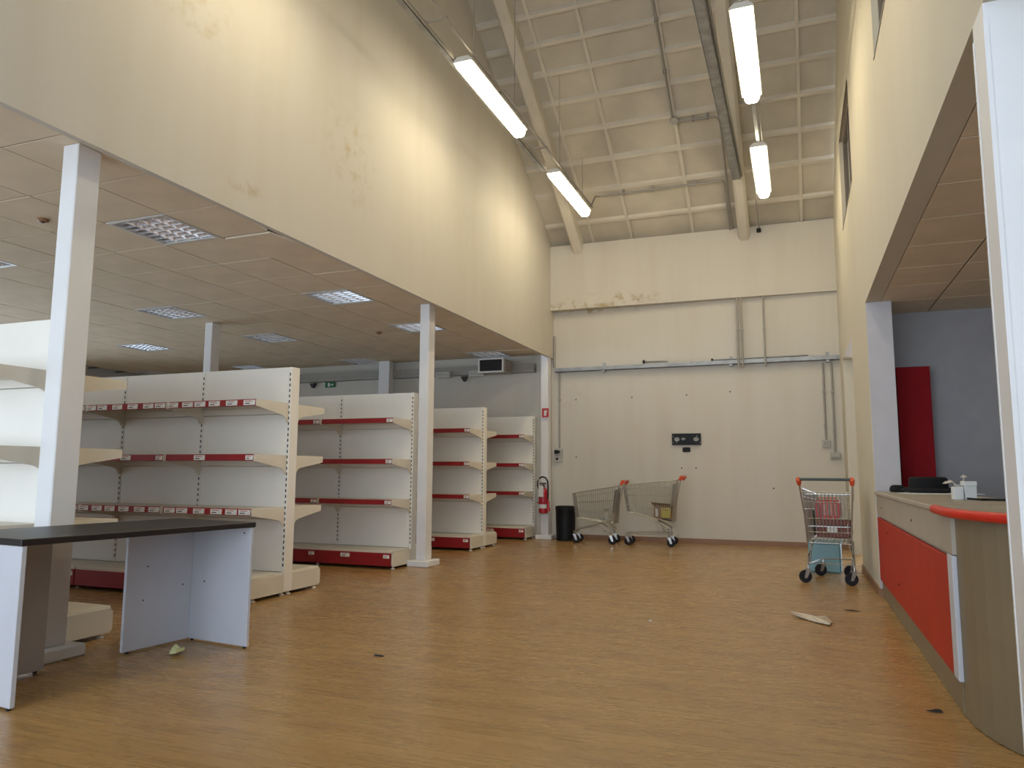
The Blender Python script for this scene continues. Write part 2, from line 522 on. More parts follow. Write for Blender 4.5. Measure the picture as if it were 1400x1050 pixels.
# high windows in the right wall
for n, (a, b) in enumerate(((8.25, 9.95), (4.1, 5.8))):
    w = MB()
    for (y0, y1, z0, z1) in ((a, b, 4.15, 4.20), (a, b, 5.25, 5.30), (a, a + 0.05, 4.2, 5.25), (b - 0.05, b, 4.2, 5.25), ((a + b) / 2 - 0.03, (a + b) / 2 + 0.03, 4.2, 5.25)):
        w.box(XR + 0.045, XR + 0.10, y0, y1, z0, z1)
    o = struct('window_%d' % (n + 2), w, m_frame)
    for (y0, y1) in ((a + 0.05, (a + b) / 2 - 0.03), ((a + b) / 2 + 0.03, b - 0.05)):
        struct('pane', MB().box(XR + 0.07, XR + 0.08, y0, y1, 4.2, 5.25), m_glass_dark, o)
    struct('sill', MB().box(XR - 0.006, XR + 0.045, a, b, 4.14, 4.152), m_frame, o)

# baseboards
struct('baseboard_back', MB().box(-3.7, XR, YB - 0.016, YB, 0, 0.075), m_base)
struct('baseboard_right', MB().box(XR - 0.014, XR, 7.5, 9.41, 0, 0.075).box(XR - 0.014, XR + 0.1, 7.476, 7.490, 0, 0.075), m_base)

# ---------------------------------------------------------------- roof of the hall: coffered slope, ribs and two deep beams
ceil = struct('ceiling', MB().prism([(YB + 0.2, roofz(YB) + 0.05), (RIDGE, roofz(RIDGE) + 0.16), (YF - 0.15, roofz(YF) + 0.05), (YF - 0.15, roofz(YF) + 0.25), (RIDGE, roofz(RIDGE) + 0.4), (YB + 0.2, roofz(YB) + 0.25)], 'x', XL - 0.2, XR + 0.2), m_roof)
ylines = [11.97, 11.54, 11.02, 10.56, 10.10, 9.68, 9.29, 8.93, 8.59, 8.2, 7.8, 7.4, 7.0, 6.6, 6.2, 5.8, 5.4, 5.0, 4.72]
xlines = [XL, -3.33, -2.45, -1.45, -0.66, 0.19, XR]
nrm = math.atan(T0)
for i in range(len(ylines) - 1):
    ya, yb = ylines[i + 1], ylines[i]
    for j in range(len(xlines) - 1):
        d = random.uniform(0.035, 0.05)
        mb = MB()
        x0, x1 = xlines[j] + (0.012 if j else -0.03), xlines[j + 1] - (0.012 if j < len(xlines) - 2 else -0.03)
        mb.prism([(ya + 0.012, roofz(ya + 0.012) + d), (yb - 0.012, roofz(yb - 0.012) + d), (yb - 0.012, roofz(yb - 0.012) + 0.12), (ya + 0.012, roofz(ya + 0.012) + 0.12)], 'x', x0, x1)
        mb.build('roof_panel', m_roof, ceil)
for y in ylines[1:]:
    h = 0.020
    MB().prism([(y - h, roofz(y - h) - 0.004), (y + h, roofz(y + h) - 0.004), (y + h * 1.3, roofz(y + h) + 0.06), (y - h * 1.3, roofz(y - h) + 0.06)], 'x', XL, XR).build('roof_rib', m_rib, ceil)
for x in (-2.45, -1.45, 0.19, -3.10):
    y0, y1 = RIDGE + 0.1, YB
    vs = []
    for y in (y0, y1):
        z = roofz(y)
        vs += [(x - 0.020, y, z - 0.002), (x + 0.020, y, z - 0.002), (x + 0.027, y, z + 0.06), (x - 0.027, y, z + 0.06)]
    MB().add(vs, [(3, 2, 1, 0), (4, 5, 6, 7), (0, 1, 5, 4), (1, 2, 6, 5), (2, 3, 7, 6), (3, 0, 4, 7)]).build('roof_rib', m_rib, ceil)
for x in (-3.36, -0.66):
    vs = []
    for y in (RIDGE + 0.1, YB - 0.08):
        z = roofz(y)
        vs += [(x - 0.05, y, z - 0.25), (x + 0.05, y, z - 0.25), (x + 0.085, y, z - 0.20), (x + 0.085, y, z + 0.06), (x - 0.085, y, z + 0.06), (x - 0.085, y, z - 0.20)]
    MB().add(vs, [tuple(reversed(range(6))), tuple(range(6, 12))] + [(i, (i + 1) % 6, 6 + (i + 1) % 6, 6 + i) for i in range(6)]).build('roof_beam', m_rib, ceil)

# ---------------------------------------------------------------- suspended ceiling of the store (left)
clf = struct('ceiling_left', MB().box(XFAR, XL - 0.16, YF, YB, 3.35, 3.45), m_dark)
PX, PY = 0.632, 0.64
X0, GY0 = -4.595, 4.28
lights_at = {(-4.911, 4.6), (-4.911, 7.16), (-4.911, 9.08), (-4.911, 11.64), (-7.439, 4.6), (-7.439, 7.16), (-7.439, 9.08), (-7.439, 11.64), (-9.967, 9.08), (-9.967, 11.64), (-12.495, 11.64)}
hx_, hy_ = PX / 2 - 0.006, PY / 2 - 0.006
tile_me = MB().bev(-hx_, hx_, -hy_, hy_, 0, 0.018, 0.0015).mesh('ceiling_tile', m_tile)
XE = X0 + 0.345                                        # middle of the cut row along the wall
edge_me = MB().bev(X0 + 0.004 - XE, -3.896 - XE, -hy_, hy_, 0, 0.018, 0.0015).mesh('ceiling_tile', m_tile)
rest = MB()
cells = []
for i in range(0, 15):                       # i = 0 is the cut row along the wall
    for j in range(-12, 14):
        cx = X0 - PX * (i - 0.5) if i else XE
        cy = GY0 + PY * (j + 0.5)
        if cy > YB or cy < YF or cx < XFAR + 0.2:
            continue
        if any(abs(cx - a) < 0.05 and abs(cy - b) < 0.05 for a, b in lights_at):
            continue
        ang = math.degrees(math.atan2(-cx, max(cy, 0.01)))
        cells.append((math.hypot(cx, cy) + (100 if (ang > 62 or cy < 1.5) else 0), cx, cy, i, j))
cells.sort()
LOOSE = {0: (-4.015, -4.105, 0.0, 0), 1: (-4.105, -4.01, -0.010, 0.012), 8: (-4.0, -4.09, 0.0, 0), 11: (-4.03, -4.10, -0.006, 0)}   # cut tiles that have slipped off the wall
for n, (d, cx, cy, i, j) in enumerate(cells):
    w0, w1 = (hx_, hx_) if i else (XE - X0 - 0.004, -3.896 - XE)
    if i == 0 and j in LOOSE:
        xa, xb, dz, off = LOOSE[j]
        o = MB().prism([(X0 + 0.004 - XE + off, -hy_ + off), (xa - XE, -hy_ + off * 0.6), (xb - XE, hy_ - 0.004), (X0 + 0.004 - XE + off * 0.5, hy_ - 0.02 * (off > 0))], 'z', 0, 0.018).build('ceiling_tile', m_tile, clf)
        o.location = (cx, cy, ZC + dz)
    elif n < 290:
        place('ceiling_tile', tile_me if i else edge_me, clf, (cx, cy, ZC + random.uniform(-0.0015, 0.0015)))
    else:
        rest.box(cx - w0, cx + w1, cy - hy_, cy + hy_, ZC, ZC + 0.018)
if rest.v:
    rest.build('ceiling_tile_field', m_tile, clf, kind='stuff')
tee = MB()
for i in range(0, 14):
    x = X0 - PX * i
    tee.box(x - 0.012, x + 0.012, YF, YB, ZC + 0.008, ZC + 0.03)
for j in range(-10, 13):
    y = GY0 + PY * j
    tee.box(XFAR, -4.14, y - 0.012, y + 0.012, ZC + 0.008, ZC + 0.03)
tee.build('ceiling_grid', m_tee, clf, kind='stuff')

# suspended ceiling over the counter room (right)
crt = struct('ceiling_right', MB().box(XR + T, XSIDE, YF, 8.24, ZR + 0.12, ZR + 0.2), m_dark)
for i in range(5):
    for j in range(-9, 8):
        y0 = 3.285 + 0.606 * j
        x0 = XR + T if i == 0 else 1.245 + 0.6 * (i - 1)
        x1 = 1.245 + 0.6 * i
        y1 = min(y0 + 0.606, 8.14)
        if y0 > 8.0 or y0 < YF:
            continue
        MB().bev(x0 + 0.006, x1 - 0.006, y0 + 0.006, y1 - 0.006, ZR, ZR + 0.018, 0.0015).build('ceiling_tile', m_tile, crt)
tee = MB()
for i in range(5):
    x = 1.245 + 0.6 * i
    tee.box(x - 0.012, x + 0.012, YF, 8.14, ZR + 0.009, ZR + 0.03)
for j in range(-9, 9):
    y = 3.285 + 0.606 * j
    if y > YF:
        tee.box(XR + T, XSIDE, y - 0.012, y + 0.012, ZR + 0.009, ZR + 0.03)
tee.build('ceiling_grid', m_tee, crt, kind='stuff')

# ---------------------------------------------------------------- columns
def column(x0, x1, y0, y1, label, m=0.075):
    t = thing('column', label, 'column', ((x0 + x1) / 2, (y0 + y1) / 2, 0), group='white columns of the store')
    a, b = (x1 - x0) / 2, (y1 - y0) / 2
    MB().bev(-a, a, -b, b, 0.07, ZC - 0.002, 0.006).build('shaft', m_white, t)
    MB().bev(-a - m, a + m, -b - m, b + m, 0, 0.07, 0.008).build('plinth', m_white, t)


column(-4.195, -4.065, 3.11, 3.275, 'white square column on a plinth just behind the black-topped desk')
column(-4.185, -4.062, 7.79, 7.95, 'white square column on a plinth in the middle of the row, hiding the second shelf unit end')
column(-3.99, -3.86, 11.72, 11.88, 'white column at the back wall that carries the fire extinguisher')
column(-7.49, -7.365, 7.79, 7.95, 'white inner column rising behind the shelf unit with many price tickets')
column(-7.12, -6.90, 11.70, 11.86, 'white far column standing before the grey duct on the back wall of the store')

# ---------------------------------------------------------------- shelving
BAY, PD, HD = 1.0, 0.059, 0.479        # bay length, half post depth, half overall depth
LEV = (1.697, 1.228, 0.768)


def gondola_meshes(H):
    g = {}
    g['post'] = MB().bev(-0.016, 0.016, -PD, PD, 0.03, H, 0.004).mesh('post', m_panel)
    sl = MB()
    z = 0.25
    while z < H - 0.03:
        for s in (-1, 1):
            for dx in (-0.007, 0.007):
                pass
            sl.box(-0.0055, 0.0055, s * PD - 0.0015, s * PD + 0.0015, z, z + 0.026)
        z += 0.05
    g['slots'] = sl.mesh('slot_strip', m_slot)
    hs = (0.2, 0.66, 1.13, 1.60, H)
    g['panels'] = [MB().bev(-BAY + 0.018, -0.018, -0.012, 0.012, hs[k] + 0.002, hs[k + 1] - 0.002, 0.003).mesh('back_panel', m_panel) for k in range(4)]
    d = HD - PD
    # shelf tray: front at -y, local origin at the post face; top at z=0
    tr = MB().box(-BAY + 0.006, -0.006, -d + 0.012, 0, -0.016, 0)
    tr.box(-BAY + 0.006, -0.006, -d + 0.010, -d + 0.022, -0.052, 0)
    tr.box(-BAY + 0.006, -0.006, -0.02, -0.0, -0.04, -0.016)
    g['shelf'] = tr.mesh('shelf', m_beige)
    g['rail'] = MB().prism([(-d - 0.004, -0.052), (-d + 0.009, -0.056), (-d + 0.009, 0.002), (-d, 0.002)], 'x', -BAY + 0.017, -0.017).mesh('price_rail', m_red)
    # bracket: tapering arm with a rounded heel at the post
    br = [(-d - 0.005, -0.002), (0, -0.002), (0, -0.175), (-0.022, -0.165), (-0.032, -0.145), (-0.05, -0.125), (-0.08, -0.112), (-d - 0.005, -0.056)]
    g['bracket'] = MB().prism(br, 'x', -0.006, 0.006).mesh('bracket', m_beige)
    g['ticket'] = MB().box(-0.06, 0.06, -d - 0.0075, -d - 0.001, -0.049, -0.006).mesh('price_ticket', m_ticket)
    g['ticket_small'] = MB().box(-0.038, 0.038, -d - 0.0075, -d - 0.001, -0.047, -0.009).mesh('price_ticket', m_ticket)
    # base
    g['deck'] = MB().bev(-BAY + 0.004, -0.004, -d + 0.004, 0, 0.172, 0.20, 0.003).mesh('base_deck', m_beige)
    g['kick'] = MB().bev(-BAY + 0.003, -0.003, -d - 0.006, -d + 0.012, 0.035, 0.178, 0.004).mesh('kick_panel', m_red)
    e = MB().prism([(-d + 0.012, 0.03), (0, 0.03), (0, 0.186), (-d + 0.012, 0.186)], 'x', -0.004, 0.012)
    e.prism([(-d - 0.004, 0.045), (-d + 0.014, 0.034), (-d + 0.014, 0.175), (-d - 0.004, 0.168)], 'x', -0.002, 0.013)
    g['end'] = e.mesh('base_end_panel', m_beige)
    g['foot'] = MB().lathe([(0.022, 0), (0.022, 0.012), (0.009, 0.016), (0.009, 0.045)], 0, 0, 10).mesh('foot', m_panel)
    return g


GM = gondola_meshes(2.03)


def gondola(x, cy, bays, label, tickets, sides=(-1, 1), seed=1):
    """Shelving run along -x from its end at x; sides -1 faces the camera, +1 the back."""
    rnd = random.Random(seed)
    t = thing('shelving_unit', label, 'shelving', (x, cy, 0), group='rows of white shop shelving')
    for b in range(bays + 1):
        p = place('post', GM['post'], t, (-b * BAY - 0.016, 0, 0))
        place('slot_strip', GM['slots'], p, kind='stuff')
        for s in sides:
            place('foot', GM['foot'], t, (-b * BAY - 0.03, s * 0.045, 0))
            place('foot', GM['foot'], t, (-b * BAY - 0.03, s * (HD - 0.06), 0))
    for s in sides:
        rz = 0 if s < 0 else PI
        for b in range(bays):
            ox = -b * BAY - 0.016
            for me in GM['panels']:
                place('back_panel', me, t, (ox, s * (PD - 0.014), 0))
            off = (ox if s < 0 else ox - BAY, s * PD, 0)
            def at(z):
                return (off[0], off[1], z)
            for li, z in enumerate(LEV):
                sh = place('shelf', GM['shelf'], t, at(z), rz)
                place('price_rail', GM['rail'], sh)
                place('bracket', GM['bracket'], sh, (-0.010, 0, 0))
                place('bracket', GM['bracket'], sh, (-BAY + 0.010, 0, 0))
                if s < 0:
                    for tx in tickets(b, li, rnd):
                        big = tx[1]
                        place('price_ticket', GM['ticket' if big else 'ticket_small'], sh, (tx[0], 0, 0))
            place('base_deck', GM['deck'], t, at(0), rz)
            k = place('kick_panel', GM['kick'], t, at(0), rz)
            if s < 0:
                place('price_ticket', GM['ticket_small'], k, (-0.06, -0.002, 0.168))
                if b == 0:
                    place('price_ticket', GM['ticket'], k, (-0.60, -0.002, 0.168))
        # finished end of the base
        e = place('base_end_panel', GM['end'], t, (-0.010 if s < 0 else -0.014, s * PD, 0), rz)
        if s > 0:
            e.location = (-0.008, PD, 0)
            e.scale = (1, 1, 1)
    return t


def many(b, li, r):
    if li == 1:
        return [(-0.06, 0), (-0.60, 1)] if b != 1 else [(-0.06, 0), (-0.46, 1)]
    out = []
    x = -0.085
    while x > -0.95:
        out.append((x, 1))
        x -= r.choice((0.17, 0.19, 0.16, 0.14))
    return out


def few(b, li, r):
    return [(-0.06, 0)]


gondola(-4.264, 3.285, 5, 'white shelving row nearest the camera, half hidden behind the first column', few, seed=2)
gondola(-4.264, 5.574, 6, 'white shelving row behind the desk with price tickets all along its red rails', many, seed=3)
gondola(-4.264, 7.878, 5, 'white shelving row whose end is hidden by the middle column', few, seed=4)
gondola(-4.264, 10.01, 5, 'white shelving row third behind the desk, past the middle column', few, seed=5)
gondola(-4.145, 11.90, 5, 'white one-sided shelving row against the back wall beside the fire extinguisher', few, sides=(-1,), seed=6)

# ---------------------------------------------------------------- desk
K = 0.948
dk = thing('desk', 'black-topped desk on white L-shaped panel legs before the first column', 'desk', (-3.382 * K, 4.064 * K, 0), -math.radians(6.7))
# local: +y along the front edge away from the camera, -x towards its rear; the origin is the far front corner
L, Wd, Ht = 1.415, 0.735, 0.768
MB().bev(-Wd, 0, -L, 0, Ht - 0.032, Ht, 0.003).build('desktop', m_desktop, dk)
for (nm, x0, x1, y0, y1) in (('end_panel', -0.545, -0.004, -0.035, -0.012), ('side_panel', -0.545, -0.522, -0.50, -0.036),
                             ('end_panel', -0.70, -0.004, -L + 0.008, -L + 0.032), ('side_panel', -0.575, -0.553, -L + 0.033, -L + 0.48)):
    p = MB().bev(x0, x1, y0, y1, 0.012, Ht - 0.0325, 0.0025).build(nm, m_lam, dk)
for (x, y) in ((-0.03, -0.023), (-0.5, -0.023), (-0.533, -0.46), (-0.03, -L + 0.02), (-0.66, -L + 0.02), (-0.564, -L + 0.44)):
    MB().lathe([(0.011, 0), (0.011, 0.013)], x, y, 8).build('foot', m_black, dk)
for (x, z) in ((-0.06, 0.70), (-0.40, 0.38)):
    MB().disc((x, -0.0365, z), 'y', 0.006, 0.0015, 8).build('screw_cap', m_slot, dk)
for (y, z) in ((-0.10, 0.36), (-0.36, 0.50), (-0.38, 0.30)):
    MB().disc((-0.5215, y, z), 'x', 0.005, 0.0015, 8).build('screw_cap', m_slot, dk)

# ---------------------------------------------------------------- litter on the floor
def scrap(name, x, y, pts, m, label, cat, h=0.02):
    """Thin crumpled sheet from an outline, with uneven height and a real thickness."""
    r = random.Random(len(pts) * 7 + int(x * 100))
    n = len(pts)
    cxx, cyy = sum(p[0] for p in pts) / n, sum(p[1] for p in pts) / n
    top, bot = [], []
    for (px, py) in pts:
        z = r.uniform(0.003, h)
        top.append((px, py, z + 0.002)); bot.append((px, py, max(0.0005, z * 0.6)))
    mid = [((p[0] + cxx) / 2, (p[1] + cyy) / 2, r.uniform(0.4, 1.0) * h + 0.004) for p in pts]
    vs = top + bot + mid + [(cxx, cyy, h + 0.004), (cxx, cyy, 0.001)]
    fs = []
    for i in range(n):
        j = (i + 1) % n
        fs += [(i, j, 2 * n + j, 2 * n + i), (2 * n + i, 2 * n + j, 3 * n), (i, n + i, n + j, j), (n + i, 3 * n + 1, n + j)]
    o = MB().add(vs, fs).build(name, m)
    o.location = (x, y, 0)
    return tag(o, label, cat)


o = scrap('paper_scrap', -3.56, 3.55, [(-0.06, 0.05), (0.0, 0.06), (0.055, 0.02), (0.05, -0.04), (0.02, -0.06), (0.0, -0.02), (-0.03, 0.01)], m_ygreen,
          'crumpled yellowish paper scrap under the desk', 'paper', 0.055)
o.location = (-3.52, 3.56, 0)
scrap('plastic_film', 0.05, 6.05, [(-0.15, 0.26), (-0.05, 0.16), (0.03, 0.12), (0.10, 0.14), (0.14, 0.02), (0.12, -0.12), (0.05, -0.06), (-0.02, 0.03), (-0.10, 0.13)], m_film,
      'crumpled clear plastic film on the floor before the right shopping cart', 'litter', 0.03)
scrap('dirt_scrap', -2.37, 3.97, [(-0.035, 0.01), (0.0, 0.012), (0.04, 0.0), (0.03, -0.012), (-0.02, -0.006)], m_slot, 'small dark scrap lying alone on the open floor', 'litter', 0.006)
scrap('dirt_scrap', 0.54, 4.02, [(-0.03, 0.006), (0.0, 0.009), (0.03, 0.018), (0.036, 0.0), (-0.012, -0.009)], m_slot, 'small dark scrap at the foot of the counter curve', 'litter', 0.012)
scrap('dirt_scrap', 0.36, 6.65, [(-0.06, 0.01), (0.0, 0.012), (0.06, 0.0), (0.03, -0.010), (-0.02, -0.006)], m_slot, 'small dark scrap before the counter near the shopping cart', 'litter', 0.006)
scrap('paper_scrap', -1.06, 5.62, [(-0.012, 0.01), (0.01, 0.012), (0.014, -0.008), (-0.01, -0.01)], m_paper, 'tiny white paper scrap on the open floor before the back wall', 'paper', 0.006)

# ---------------------------------------------------------------- hanging lamps
def lamp(x, y0, y1, z, label, seen=True):
    t = thing('hanging_lamp', label, 'lamp', (x, (y0 + y1) / 2, z), group='long hanging tube lamps')
    h = (y1 - y0) / 2
    w = 0.08
    prof = [(-w, -0.006), (-w * 0.9, -0.045), (-w * 0.72, -0.072), (-w * 0.45, -0.085), (w * 0.45, -0.085), (w * 0.72, -0.072), (w * 0.9, -0.045), (w, -0.006)]
    d = MB().prism([(p[0], p[1]) for p in prof], 'y', -h + 0.002, h - 0.002)
    d.build('diffuser', m_tube, t)
    hs = [(-w - 0.02, -0.006), (w + 0.02, -0.006), (w + 0.02, 0.012), (w * 0.7, 0.05), (-w * 0.7, 0.05), (-w - 0.02, 0.012)]
    MB().prism(hs, 'y', -h, h).build('housing', m_fixt, t)
    for s in (-0.45, 0.45):
        yy = s * 2 * h * 0.8
        top = roofz((y0 + y1) / 2 + yy) - z + 0.0
        MB().tube([(0.02, yy, 0.05), (0.02, yy, top)], 0.0045, 5).build('suspension_wire', m_pipe, t)
        MB().box(0.0, 0.05, yy - 0.03, yy + 0.03, 0.045, 0.085).build('clip', m_pipe, t)
    return t


ROWS = ((9.1, 10.7), (6.2, 7.8), (3.3, 4.9))
LAB = {(0, 0): 'lit tube lamp at the far end of the left row, before the back wall', (0, 1): 'lit tube lamp second from the back wall in the row along the left wall',
       (0, 2): 'lit tube lamp third from the back wall in the left row',
       (1, 0): 'lit tube lamp at the far end of the right row, nearest the right corner', (1, 1): 'lit tube lamp second from the back wall in the row near the right wall',
       (1, 2): 'lit tube lamp third from the back wall in the right row'}
for r, (x, z) in enumerate(((-2.92, 5.085), (-0.308, 5.035))):
    for k, (a, b) in enumerate(ROWS):
        lamp(x, a, b, z, LAB[(r, k)])
# rails the lamps hang on
t = thing('cable_rail', 'pair of grey steel rails carrying the left row of tube lamps', 'rail', (-2.92, 0, 5.085))
MB().box(-0.16, -0.11, -0.4, 9.1, 0.03, 0.09).build('rail', m_zinc, t)
MB().box(-0.095, -0.082, -0.4, 9.1, 0.03, 0.06).build('cable', m_pipe, t)
MB().tube([(0.115, -0.4, 0.05), (0.115, 10.7, 0.05)], 0.014, 8).build('conduit', m_pipe, t)
for y in (1.2, 2.6, 3.9, 5.6, 7.0, 8.45, 9.9):
    MB().box(-0.16, 0.13, y - 0.015, y + 0.015, 0.052, 0.066).build('cross_clip', m_pipe, t)
t = thing('cable_rail', 'single grey steel rail carrying the right row of tube lamps', 'rail', (-0.308, 0, 5.035))
MB().box(-0.02, 0.018, -0.4, 10.5, 0.052, 0.10).build('rail', m_zinc, t)
MB().tube([(0.05, -0.4, 0.06), (0.05, 10.6, 0.06)], 0.007, 6).build('cable', m_pipe, t)
MB().tube([(-0.05, 10.6, 0.05), (-0.09, 10.72, 0.06), (-0.11, 10.85, 0.02), (-0.12, 11.0, -0.04), (-0.125, 11.80, -0.16)], 0.010, 6).build('cable', m_pipe, t)
MB().lathe([(0.03, -0.03), (0.035, 0), (0.03, 0.03)], -0.13, 11.84, 10, -0.18).build('cable_gland', m_black, t)
t = thing('cable_tray', 'wide grey cable tray hung level under the right roof beam', 'tray', (-0.68, 0, 5.33))
MB().box(-0.055, 0.055, 0.0, 10.84, 0, 0.008).box(-0.058, -0.05, 0.0, 10.84, 0, 0.055).box(0.05, 0.058, 0.0, 10.84, 0, 0.055).build('channel', m_zinc, t)
MB().tube([(0.075, 0.0, 0.03), (0.075, 10.80, 0.03)], 0.014, 8).build('conduit', m_pipe, t)

# conduits on the roof
def along_roof(pts, dz=0.03):
    return [(x, y, roofz(y) - dz) for x, y in pts]


t = thing('roof_conduit', 'thin grey conduit down the roof to a round junction box', 'conduit', (0, 0, 0))
MB().tube(along_roof([(-1.475, 6.0), (-1.475, 8.7), (-1.475, 10.1)]), 0.016, 8).build('pipe', m_pipe, t)
MB().tube(along_roof([(-1.42, 10.14), (-0.90, 10.16), (-0.86, 10.19), (-0.84, 10.25), (-0.835, 11.0), (-0.83, 12.0)], 0.04), 0.014, 8).build('pipe', m_pipe, t)
j = MB().lathe([(0.055, -0.035), (0.06, -0.02), (0.06, 0.03)], 0, 0, 14); j.xf(Matrix.Translation((-1.455, 10.13, roofz(10.13) - 0.03)) @ Matrix.Rotation(-nrm, 4, 'X'))
j.build('junction_box', m_greyp, t)
for y in (7.6, 8.9, 9.5):
    MB().box(-1.50, -1.45, y - 0.012, y + 0.012, roofz(y) - 0.055, roofz(y) + 0.02).build('saddle_clip', m_pipe, t)
for x in (-1.2, -1.0):
    MB().box(x - 0.012, x + 0.012, 10.13, 10.18, roofz(10.16) - 0.06, roofz(10.16) + 0.02).build('saddle_clip', m_pipe, t)
t = thing('roof_conduit', 'grey conduit from the left row of lamps across the roof to the right beam', 'conduit', (0, 0, 0))
MB().tube([(-2.86, 10.68, 5.13), (-2.84, 10.80, 5.22), (-2.82, 10.95, 5.40), (-2.76, 11.06, 5.43)] + along_roof([(-2.6, 11.07), (-0.92, 11.07), (-0.88, 11.09), (-0.87, 11.14), (-0.87, 12.0)], 0.05), 0.015, 8).build('pipe', m_pipe, t)
for x in (-2.4, -1.95, -1.3):
    MB().box(x - 0.012, x + 0.012, 11.04, 11.10, roofz(11.07) - 0.075, roofz(11.07) + 0.02).build('saddle_clip', m_pipe, t)

# ---------------------------------------------------------------- recessed louvre lights of the store ceiling
def louvre_meshes():
    g = {}
    f = MB()
    for (a, b, c, d) in ((-0.29, 0.29, -0.29, -0.262), (-0.29, 0.29, 0.262, 0.29), (-0.29, -0.262, -0.262, 0.262), (0.262, 0.29, -0.262, 0.262)):
        f.box(a, b, c, d, -0.004, 0.02)
    g['frame'] = f.mesh('frame', m_fixt)
    bk = MB().box(-0.27, 0.27, -0.27, 0.27, 0.085, 0.09)
    for s in (-1, 1):
        bk.box(s * 0.27 - 0.002, s * 0.27 + 0.002, -0.27, 0.27, 0.02, 0.088).box(-0.27, 0.27, s * 0.27 - 0.002, s * 0.27 + 0.002, 0.02, 0.088)
    g['tray'] = bk.mesh('tray', m_fixt)
    # parabolic V section louvres
    lo = MB()
    for k in range(5):
        x = -0.262 + 0.131 * k
        if 0 < k < 4:
            lo.prism([(x, 0.0), (x + 0.012, 0.03), (x + 0.02, 0.055), (x - 0.02, 0.055), (x - 0.012, 0.03)], 'y', -0.262, 0.262)
    g['long'] = lo.mesh('long_reflector', m_louvre)
    lv = MB().prism([(0, 0.0), (0.006, 0.03), (0.013, 0.05), (-0.013, 0.05), (-0.006, 0.03)], 'x', -0.262, 0.262)
    g['blade'] = lv.mesh('blade', m_louvre)
    g['tube'] = MB().tube([(0, -0.25, 0.065), (0, 0.25, 0.065)], 0.013, 8).mesh('tube', m_paper)
    return g


LM = louvre_meshes()
LL = {(-4.911, 4.6): 'square louvre ceiling light nearest the camera, right of the first column', (-4.911, 7.16): 'square louvre ceiling light left of the middle column, second along the wall',
      (-4.911, 9.08): 'square louvre ceiling light partly behind the top of the middle column', (-4.911, 11.64): 'square louvre ceiling light above the grey air grille at the back',
      (-7.439, 4.6): 'square louvre ceiling light cut by the left edge of the view', (-7.439, 7.16): 'square louvre ceiling light just above the inner column behind the shelves',
      (-7.439, 9.08): 'square louvre ceiling light right of the inner column', (-7.439, 11.64): 'square louvre ceiling light before the far column of the store',
      (-9.967, 9.08): 'faint louvre ceiling light left of the inner column', (-9.967, 11.64): 'faint louvre ceiling light low above the ticketed shelving row', (-12.495, 11.64): 'most distant louvre ceiling light, a sliver over the shelf tops'}
for (x, y), lab in LL.items():
    t = thing('ceiling_light', lab, 'ceiling light', (x, y, ZC), group='unlit louvre lights in the tiled ceiling')
    t.scale = (1.07, 1.07, 1.0)
    place('frame', LM['frame'], t)
    place('tray', LM['tray'], t)
    place('long_reflector', LM['long'], t)
    for k in range(7):
        place('blade', LM['blade'], t, (0, -0.225 + 0.075 * k, 0))
    for k in range(4):
        place('tube', LM['tube'], t, (-0.197 + 0.131 * k, 0, 0))
for (x, y, lab) in ((-5.604, 4.03, 'small brown smoke detector on the tiles left of the first column'), (-5.61, 9.19, 'small brown smoke detector on the tiles left of the middle column')):
    t = thing('smoke_detector', lab, 'smoke detector', (x, y, ZC))
    MB().lathe([(0.045, 0.0), (0.045, -0.012), (0.036, -0.022), (0.02, -0.027)], 0, 0, 16).build('body', m_base, t)
    MB().lathe([(0.018, -0.026), (0.014, -0.032)], 0, 0, 12).build('sensor', m_slot, t)

# ---------------------------------------------------------------- back wall: tray, conduits, boxes, bracket
YW = YB
t = thing('cable_tray', 'long grey steel cable tray across the back wall', 'tray', (0, YW, 2.74))
MB().box(-3.80, XR - 0.01, -0.10, -0.002, 0.03, 0.036).box(-3.80, XR - 0.01, -0.10, -0.094, 0.03, 0.095).build('channel', m_zinc, t)
for x in (-2.95, -0.92, 0.47):
    MB().box(x - 0.025, x + 0.025, -0.10, 0, 0.0, 0.03).build('bracket', m_zinc, t)
    MB().box(x - 0.025, x + 0.025, -0.012, 0, 0.03, 0.16).build('bracket', m_zinc, t)
MB().tube([(-2.30, -0.05, 0.14), (-1.9, -0.05, 0.13)], 0.013, 8).build('loose_pipe', m_zinc, t)
MB().tube([(-2.30, -0.05, 0.14), (-2.27, -0.05, 0.14)], 0.028, 8).build('pipe_end', m_slot, t)
MB().tube([(-1.2, -0.05, 0.115), (-0.9, -0.05, 0.115), (0.2, -0.05, 0.12)], 0.012, 8).build('loose_pipe', m_zinc, t)
MB().tube([(-1.22, -0.05, 0.115), (-1.19, -0.05, 0.115)], 0.024, 8).build('pipe_end', m_slot, t)


def conduit(name, x, z0, z1, lab, r=0.018, y=YW - 0.02, clips=()):
    t = thing(name, lab, 'conduit', (x, y, z0))
    MB().tube([(0, 0, 0), (0, 0, z1 - z0)], r, 10).build('pipe', m_pipe, t)
    for z in clips:
        MB().box(-r - 0.008, r + 0.008, -r - 0.006, 0.02, z - z0 - 0.012, z - z0 + 0.012).build('saddle_clip', m_pipe, t)
    return t


